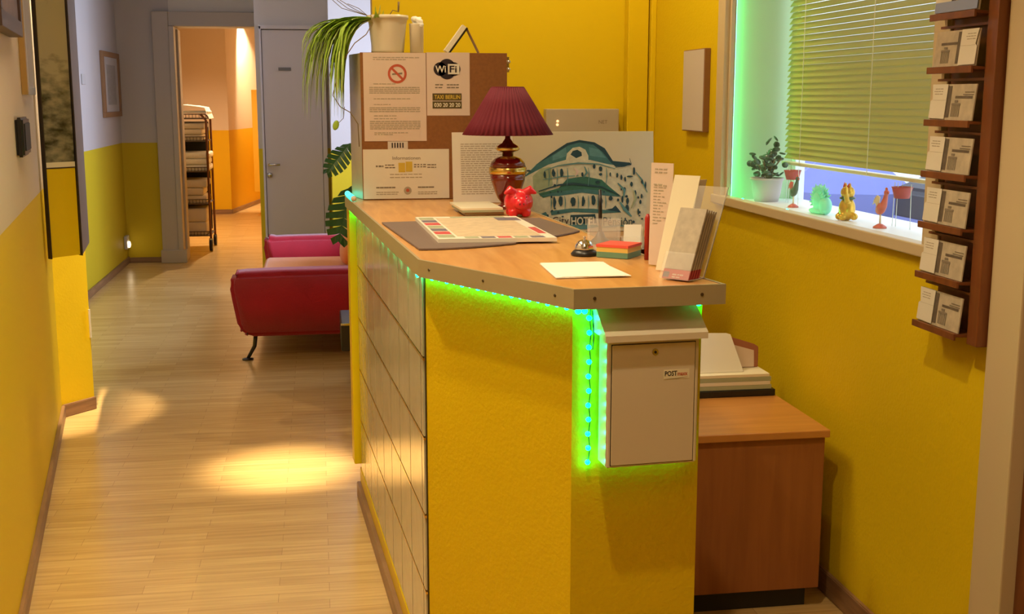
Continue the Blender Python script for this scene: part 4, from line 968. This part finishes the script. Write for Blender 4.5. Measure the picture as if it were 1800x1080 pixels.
for k, z0 in enumerate(LZS[:7]):
    zb0 = z0 + .0078
    t = thing('folded_leaflet', (1.46, 2.64, zb0), 'folded leaflet with gate sketch on the %s rack ledge' % names[k], 'leaflet', 'folded leaflets in the brochure rack')
    O_ = Vector((1.4665, 2.540, zb0)); uu = Y; vv = Vector((.10, 0, 1)).normalized(); nn = uu.cross(vv)    # nn points +X
    sgn = -1 if nn.x > 0 else 1
    hh = .083
    obj('back_sheet', slab(new(), O_, uu, vv, rect(0, .190, 0, hh), .003 * -sgn), 'sketch', t)
    bm = new(); sh = .078 if k == 5 else 0
    slab(bm, O_ + nn * sgn * .0004, uu, vv, rect(.104 - .030 * (k == 5), .120 - .030 * (k == 5), .006, hh - .004), .0003 * sgn)
    slab(bm, O_ + nn * sgn * .0004, uu, vv, rect(.01 + sh, .085 + sh, .050, .056), .0002 * sgn)
    obj('shading', bm, 'sketch_dark', t)
    bm = new()
    for q in range(6): slab(bm, O_ + nn * sgn * .0008, uu, vv, rect(.060 + sh * .8 + q * .0065, .0625 + sh * .8 + q * .0065, .008, .034), .0003 * sgn)
    slab(bm, O_ + nn * sgn * .0008, uu, vv, rect(.058 + sh * .8, .097 + sh * .8, .034, .039), .0003 * sgn); slab(bm, O_ + nn * sgn * .0008, uu, vv, rect(.070 + sh * .8, .085 + sh * .8, .041, .046), .0003 * sgn)
    slab(bm, O_ + nn * sgn * .0008, uu, vv, rect(.006, .052, .058, .0605), .0003 * sgn); slab(bm, O_ + nn * sgn * .0008, uu, vv, rect(.006, .045, .064, .066), .0003 * sgn)
    obj('gate_sketch', bm, 'ink', t)
    fp = (lambda a: .192 - a) if k == 5 else (lambda a: a)
    fl = [(.120, .002), (.192, .003), (.192, hh * .52), (.184, hh * .58), (.192, hh), (.120, hh)]
    fl = [(fp(a), b) for a, b in fl]
    obj('flap', slab(new(), O_ + nn * sgn * .002, uu, vv, fl, .0012 * sgn), 'paper', t)
    bm = new(); 
    for q in range(3): lines(bm, O_ + nn * sgn * .0034, uu, vv, .140 - .13 * (k == 5), .180 - .13 * (k == 5), hh - .012 - q * .006, .002, q, .002, (.006, .014))
    slab(bm, O_ + nn * sgn * .0034, uu, vv, rect(fp(.121), fp(.184), hh * .55, hh * .556), .0002 * sgn)
    obj('print', bm, 'ink_grey', t)
    if k == 6: obj('blue_band', slab(new(), O_ + nn * sgn * .0036, uu, vv, rect(.002, .19, .002, .026), .0003 * sgn), mat('band_blue', (.28, .34, .55), .5), t)

# ------------------------------------------------------------------ low cabinet and the pile on it
t = thing('low_cabinet', (1.25, 3.45, 0), 'low brown wooden cabinet between counter and right yellow wall', 'cabinet')
obj('body', box(new(), .84, 1.450, 3.20, 3.72, .07, .54, .002), 'cabinet_side', t)
obj('top', box(new(), .83, 1.459, 3.185, 3.725, .540, .563, .003), 'cabinet_top', t)
obj('plinth', box(new(), .85, 1.425, 3.24, 3.70, 0, .07), 'black_soft', t)
tz = .5636
t = thing('document_tray', (1.3, 3.76, tz), 'flat black document tray on the low brown cabinet', 'tray')
obj('tray', box(new(), 1.10, 1.452, 3.60, 3.72, tz, tz + .022, .003), 'black', t)
zz_ = tz + .0224
for k in range(4):
    h_ = (.014, .012, .014, .010)[k]; of = (.0, .012, .004, .02)[k]
    lb = ['bottom magazine of the pile on the black tray', 'second magazine from the bottom on the black tray', 'third magazine from the bottom on the black tray', 'top magazine of the pile on the black tray'][k]
    tag(obj('magazine', box(new(), 1.12 + of, 1.440 - of * .4, 3.605, 3.715, zz_, zz_ + h_, .001), ('map_green', 'paper', 'map_green', 'paper_cream')[k]), lb, 'magazine', 'magazines piled on the black tray'); zz_ += h_ + .0003
tag(obj('loose_papers', slab(new(), (1.14, 3.64, zz_), Vector((1, 0, -.0)), Vector((0, .5, .86)), [(0, 0), (.215, 0), (.190, .13), (.175, .135), (0, .14)], .002), 'paper'), 'pale papers standing on top of the magazine pile', 'paper')
t = thing('small_picture_frame', (1.38, 3.70, zz_), 'small reddish framed picture standing behind the loose papers', 'picture frame')
obj('frame', slab(new(), (1.30, 3.70, zz_), Vector((1, .0, 0)), Vector((0, .1, 1)), [(0, 0), (.128, 0), (.13, .068), (.115, .078), (.0, .115)], -.008, .002), 'pink_frame', t)
obj('print', slab(new(), (1.31, 3.6995, zz_ + .002), Vector((1, .0, 0)), Vector((0, .1, 1)), [(0, 0), (.103, 0), (.103, .055), (0, .085)], .0008), 'paper_pink', t)

# ------------------------------------------------------------------ left wall: pictures and small devices
dl = (L1 - L0).normalized(); ul = Vector((dl.x, dl.y, 0)); nl = Vector((dl.y, -dl.x, 0))      # nl points into the corridor
def onL(y): f = (y - L0.y) / (L1.y - L0.y); p = L0.lerp(L1, f); return Vector((p.x, p.y, 0))
def lwbox(bm, y0, y1, z0, z1, n0, n1, bev=0):
    P = onL(y0); w2 = (onL(y1) - P).length
    return slab(bm, P + nl * n0, ul, Z, rect(0, w2, z0, z1), (n1 - n0), bev)
t = thing('dark_framed_picture', onL(4.4) + Z * 1.73, 'dark brown framed picture at upper left edge of near wall', 'picture')
def frame_on(t, y0, y1, z0, z1, dep, bw, fm, pm):
    bm = new(); P = onL(y0); w2 = (onL(y1) - P).length
    for a0, a1, b0, b1 in ((0, w2, z0, z0 + bw), (0, w2, z1 - bw, z1), (0, bw, z0 + bw, z1 - bw), (w2 - bw, w2, z0 + bw, z1 - bw)):
        slab(bm, P + nl * .001, ul, Z, rect(a0, a1, b0, b1), dep, .001)
    obj('frame', bm, fm, t); obj('print', slab(new(), P + nl * .002, ul, Z, rect(bw * .9, w2 - bw * .9, z0 + bw * .9, z1 - bw * .9), dep * .8), pm, t)
frame_on(t, 3.7, 4.43, 1.725, 2.35, .045, .05, 'dark_frame', 'brown_art')
t = thing('gold_framed_picture', onL(5.2) + Z * 1.53, 'narrow gold framed picture beside the tall street photograph', 'picture')
frame_on(t, 4.84, 5.20, 1.532, 2.25, .022, .030, 'silver_frame', 'mount')
obj('gold_edge', lwbox(new(), 4.80, 4.84, 1.532, 2.25, .001, .022), 'gold_frame', t)
t = thing('intercom', onL(4.6) + Z * 1.3, 'small black wall device with rounded ends on near left wall', 'wall device')
obj('case', lwbox(new(), 4.40, 4.68, 1.315, 1.452, .001, .028, .008), 'black', t)
obj('front', lwbox(new(), 4.43, 4.65, 1.335, 1.432, .028, .032, .002), 'black_soft', t)
# tall box frame across the chamfered corner
FLx = Vector((-1.153, 5.398)); FRx = Vector((-1.042, 5.514))
dF = (FRx - FLx).normalized(); uF = Vector((dF.x, dF.y, 0)); nF = Vector((dF.y, -dF.x, 0)); WF = (FRx - FLx).length
nb_ = Vector((-1.103, 6.043)) - FRx; bk_ = Vector((nb_.x, nb_.y, 0)); bl_ = bk_.length
t = thing('tall_photo_frame', (-1.1, 5.5, .83), 'tall deep dark frame with black and white street photograph, yellow lower panel', 'picture')
FO = Vector((FLx.x, FLx.y, 0)); F0, F1 = .829, 2.5
zc1 = 1.245       # lower end of the photograph
obj('backing', slab(new(), FO - nF * .022, uF, Z, rect(.004, WF - .004, F0 + .004, F1 - .004), .012), 'frame_side', t)
obj('photograph', slab(new(), FO - nF * .010, uF, Z, rect(.008, WF - .008, zc1, F1 - .01), .003), 'bw_photo', t)
obj('mat_strip', slab(new(), FO - nF * .007, uF, Z, rect(.008, WF - .008, zc1 - .022, zc1), .002), 'paper_cream', t)
obj('dark_line', slab(new(), FO - nF * .007, uF, Z, rect(.008, WF - .008, zc1 - .027, zc1 - .022), .003), 'black_frame', t)
obj('lower_panel', slab(new(), FO - nF * .010, uF, Z, rect(.008, WF - .008, F0 + .004, zc1 - .027), .003), 'yellow_smooth', t)
fb = new()
for a0, a1, b0, b1 in ((0, .006, F0, F1), (WF - .006, WF, F0, F1), (0, WF, F1 - .006, F1)): slab(fb, FO - nF * .022, uF, Z, rect(a0, a1, b0, b1), .024, .0008)
obj('frame', fb, 'black_frame', t)
sd = new(); slab(sd, Vector((FRx.x, FRx.y, 0)) - nF * .004, bk_, Z, rect(0, bl_ - .04, F0, F1), -.006)
obj('side_board', sd, 'frame_side', t)
# small things on the far left wall
t = thing('wood_framed_picture', (-1.76, 11, 1.35), 'small wood framed picture on the bluish far left wall', 'picture')
bm = new()
for y0, y1, z0, z1 in ((10.58, 11.46, 1.355, 1.40), (10.58, 11.46, 1.865, 1.91), (10.58, 10.66, 1.40, 1.865), (11.38, 11.46, 1.40, 1.865)): box(bm, -1.769, -1.745, y0, y1, z0, z1, .002)
obj('frame', bm, 'wood_frame', t); obj('mount', box(new(), -1.768, -1.755, 10.64, 11.4, 1.39, 1.88), 'mount', t); obj('print', box(new(), -1.755, -1.753, 10.8, 11.24, 1.46, 1.80), 'mount_print', t)
tag(obj('light_switch', box(new(), -1.769, -1.757, 9.72, 9.84, 1.62, 1.70, .004), 'mount'), 'small pale switch on far left wall beside tall frame', 'switch')
t = thing('plug_socket_light', (-1.75, 11.38, .2), 'small night light plugged low near the far corner', 'night light')
obj('plug', box(new(), -1.769, -1.74, 11.30, 11.44, .15, .27, .005), 'silver_frame', t); obj('bulb', ball(new(), (-1.73, 11.35, .19), (.012, .03, .03)), 'lamp_glow', t)
tag(obj('door_sign', box(new(), -.29, -.19, DY - .036, DY - .0305, 1.735, 1.76, .001), 'sign_grey'), 'small grey name plate on the white door', 'sign')
tag(obj('corner_guard', prism(new(), [(-1.128, 6.008), (-1.122, 6.013), (-1.117, 6.008), (-1.123, 6.001)], .36, .50, 0), 'pot_white'), 'short white plastic guard on the yellow wall corner', 'corner guard')

# ------------------------------------------------------------------ sofa
sf = thing('sofa', (-.0, 7.9, 0), 'red fabric sofa with orange seat in the lounge beyond counter', 'sofa')
def arm(y0, y1, ztop, dx=0):
    # profile in XZ: rounded roll that leans out at the front
    pr = [(-.455, .165), (-.48, .20), (-.515, .40), (-.522, .46), (-.505, .515), (-.46, ztop), (-.2, ztop + .006), (.2, ztop + .008), (.62, ztop + .008), (.68, ztop - .03), (.68, .17), (.64, .150), (-.42, .150)]
    pr = [(a + dx if a < -.3 else a, b) for a, b in pr]
    return slab(new(), (0, y0, 0), X, Z, pr, -(y1 - y0), .028)
obj('arm', arm(6.95, 7.20, .522), 'red_fabric', sf, smooth=True); obj('arm', arm(8.90, 9.15, .500, .11), 'red_fabric', sf, smooth=True)
obj('seat', box(new(), -.40, .45, 7.2, 8.9, .18, .365, .04, 3), 'orange_fabric', sf, smooth=True)
obj('seat_base', box(new(), -.42, .6, 7.2, 8.9, .155, .2, .01), 'red_fabric', sf)
obj('backrest', box(new(), .44, .68, 7.205, 8.895, .2, .72, .06, 3), 'red_fabric', sf, smooth=True)
for y_ in (7.04, 9.05):
    obj('leg', tube(lathe(new(), (-.437, y_, 0), [(.033, 0), (.033, .006), (.012, .012), (0, .012)], 20), [(-.437, y_, .006), (-.395, y_, .08), (-.385, y_, .16)], [.010, .012, .013], 10), 'dark_metal', sf)
    obj('leg', tube(lathe(new(), (.60, y_, 0), [(.033, 0), (.033, .006), (.012, .012), (0, .012)], 20), [(.60, y_, .006), (.57, y_, .08), (.56, y_, .16)], [.010, .012, .013], 10), 'dark_metal', sf)
def cushion(name, c, s, rot, m, label):
    bm = bmesh.new(); bmesh.ops.create_uvsphere(bm, u_segments=28, v_segments=18, radius=1)
    Rm = Euler(rot).to_matrix()
    for v in bm.verts:
        x_, y_, z_ = v.co; f = lambda t_: math.copysign(abs(t_) ** .55, t_)
        v.co = Rm @ Vector((x_ * s[0], f(y_) * s[1], f(z_) * s[2])) + Vector(c)
    return tag(obj(name, bm, m, None, smooth=True), label, 'cushion')
cushion('cushion', (.235, 8.35, .565), (.07, .26, .19), (0, .34, 0), 'orange_fabric', 'orange cushion leaning against the red sofa backrest')
cushion('cushion', (.30, 7.46, .545), (.06, .2, .17), (0, .3, 0), 'floral', 'pale patterned cushion on sofa just behind the near arm')
# rolling side table in front of the sofa
t = thing('rolling_side_table', (.35, 6.2, 0), 'low black side table on casters, mostly hidden behind the counter', 'side table')
obj('top', box(new(), .095, .62, 6.05, 6.45, .24, .385, .006), 'black', t)
obj('edge_strip', box(new(), .094, .2, 6.045, 6.05, .374, .384), 'chrome', t)
for x_, y_ in ((.142, 6.10), (.56, 6.10), (.142, 6.40), (.56, 6.40)):
    lg = obj('leg', tube(new(), [(x_ + .02, y_, .06), (x_ + .02, y_, .245)], .012), 'dark_metal', t)
    obj('caster', tube(new(), [(x_ + .008, y_, .031), (x_ + .032, y_, .031)], .030, 18), 'black', t)
# monstera behind the counter end
mo = thing('monstera_plant', (.30, 5.05, 0), 'dark green split-leaf plant behind the far end of counter', 'plant')
obj('pot', lathe(new(), (.34, 5.05, 0), [(.11, 0), (.13, .02), (.16, .28), (.165, .30), (.15, .30), (.148, .27), (0, .26)], 32), 'pot_dull', mo)
def mleaf(bm, base, direc, normal, ln_, wd):
    d_ = Vector(direc).normalized(); n_ = Vector(normal).normalized(); s_ = d_.cross(n_).normalized(); n_ = s_.cross(d_)
    N = 7
    def W(f): return wd * (math.sin(PI * min(1, f * .93 + .07)) ** .6)
    for side in (-1, 1):
        for k in range(N):
            f0, f1 = k / N, (k + .68) / N; r0 = bm.verts.new(Vector(base) + d_ * ln_ * f0); r1 = bm.verts.new(Vector(base) + d_ * ln_ * (k + 1) / N)
            m0 = bm.verts.new(Vector(base) + d_ * ln_ * (f0 + .05) + s_ * side * W(f0) * .32 - n_ * wd * .05); m1 = bm.verts.new(Vector(base) + d_ * ln_ * (f1 + .08) + s_ * side * W(f1) * .32 - n_ * wd * .05)
            bm.faces.new((r0, m0, m1, r1))
            e0 = bm.verts.new(Vector(base) + d_ * ln_ * (f0 + .13) + s_ * side * W(f0 + .04) - n_ * wd * .22); e1 = bm.verts.new(Vector(base) + d_ * ln_ * (f1 + .13) + s_ * side * W(f1) * .97 - n_ * wd * .24)
            bm.faces.new((m0, e0, e1, m1))
lv = new()
mleaf(lv, (.135, 5.02, 1.335), (-.58, -.1, -.70), (-.4, -1, .35), .155, .052)
mleaf(lv, (.135, 5.0, 1.16), (-.26, -.1, -1), (-.3, -1, .25), .235, .085)
mleaf(lv, (.30, 5.1, 1.30), (.6, .1, -.3), (0, -.6, 1), .22, .1)
mleaf(lv, (.40, 5.0, 1.0), (.8, -.2, -.3), (.2, -.4, 1), .22, .1)
mleaf(lv, (.30, 5.15, .95), (.2, .8, -.1), (0, .2, 1), .2, .1)
obj('foliage', lv, 'leaf_dark', mo, solid=.002)
ms = new()
for e in ((.135, 5.02, 1.335), (.135, 5.0, 1.16), (.30, 5.1, 1.30), (.40, 5.0, 1.0), (.30, 5.15, .95)):
    tube(ms, [(.34, 5.05, .27), ((.34 + e[0]) / 2 + .04, 5.05, e[2] * .7), e], [.008, .006, .003], 6)
obj('stem', ms, 'leaf_dark', mo)

# ------------------------------------------------------------------ laundry trolley in the hall
tc = thing('laundry_trolley', (-1.25, 12.3, 0), 'dark wire linen trolley with wheels in the hall doorway', 'trolley')
x0, x1, y0_, y1_ = -1.62, -1.075, 12.25, 12.75
fb = new()
for x_ in (x0, x1):
    for y_ in (y0_, y1_): tube(fb, [(x_, y_, .11), (x_, y_, 1.30), (x_ - (.05 if x_ == x1 else -.05), y_, 1.36)], .012)
obj('frame', fb, 'mahogany', tc)
SH = (.16, .48, .80, 1.10, 1.32)
for z_ in SH:
    bm = new(); box(bm, x0, x1, y0_, y1_, z_ - .008, z_, 0)
    for zz2 in (.0, .04): tube(bm, [(x0, y0_, z_ + zz2), (x1, y0_, z_ + zz2)], .005, 6)
    for q in range(18): tube(bm, [(x0 + (x1 - x0) * q / 17, y0_, z_), (x0 + (x1 - x0) * q / 17, y0_, z_ + .045)], .003, 5)
    obj('shelf', bm, 'crate', tc)
obj('back_bag', box(new(), x0 + .02, x1 - .02, y1_ - .025, y1_ - .012, .18, 1.28), 'black_soft', tc)
for x_ in (x0 + .03, x1 - .0):
    for y_ in (y0_, y1_): obj('wheel', tube(new(), [(x_ - .015, y_, .06), (x_ + .015, y_, .06)], .058, 20), 'black', tc)
    obj('fork', box(new(), x_ - .02, x_ + .02, y0_ - .012, y0_ + .012, .06, .13), 'metal', tc)
labs = {0: 'lowest shelf', 1: 'second shelf up', 2: 'third shelf up', 3: 'fourth shelf up'}
rnd = random.Random(9)
for si, z_ in enumerate(SH[:4]):
    zc_ = z_ + .001; nn_ = (2, 3, 3, 3)[si]; hs = (.135, .078, .062, .058)[si]
    for q in range(nn_):
        w0 = rnd.uniform(0, .02)
        lb = 'folded linen on trolley %s, %s of its pile' % (labs[si], ('bottom', 'top' if nn_ == 2 else 'middle', 'top')[q])
        tag(obj('folded_linen', box(new(), x0 + .05 + w0, x1 - .02 - w0 * 2 if si != 2 else x1 + .02 - w0, y0_ + .015, y1_ - .03, zc_, zc_ + hs - .002, min(.018, hs * .4), 3), 'linen_white' if (si == 2) else 'linen', None, smooth=True), lb, 'linen', 'folded linen on the trolley'); zc_ += hs
bm = new(); box(bm, x0 - .01, x1 + .02, y0_ + .02, y1_ - .02, 1.3705, 1.39, .008, 3)
g = bmesh.new(); bmesh.ops.create_grid(g, x_segments=14, y_segments=10, size=.5)
for v in g.verts:
    fx = v.co.x + .5; fy = v.co.y + .5
    v.co = Vector((x0 - .01 + fx * (x1 + .045 - x0), y0_ - .03 + fy * (y1_ - y0_ + .03), 1.375 + .075 * math.sin(PI * min(1, fx * .55 + .22)) ** 1.5 - (.10 * max(0, fx - .955) / .045) + .006 * math.sin(fx * 31) * math.sin(fy * 17)))
merge(bm, g)
tag(obj('white_sheet', bm, 'linen_white', None, smooth=True), 'crumpled white sheet draped over the top of the trolley', 'sheet')
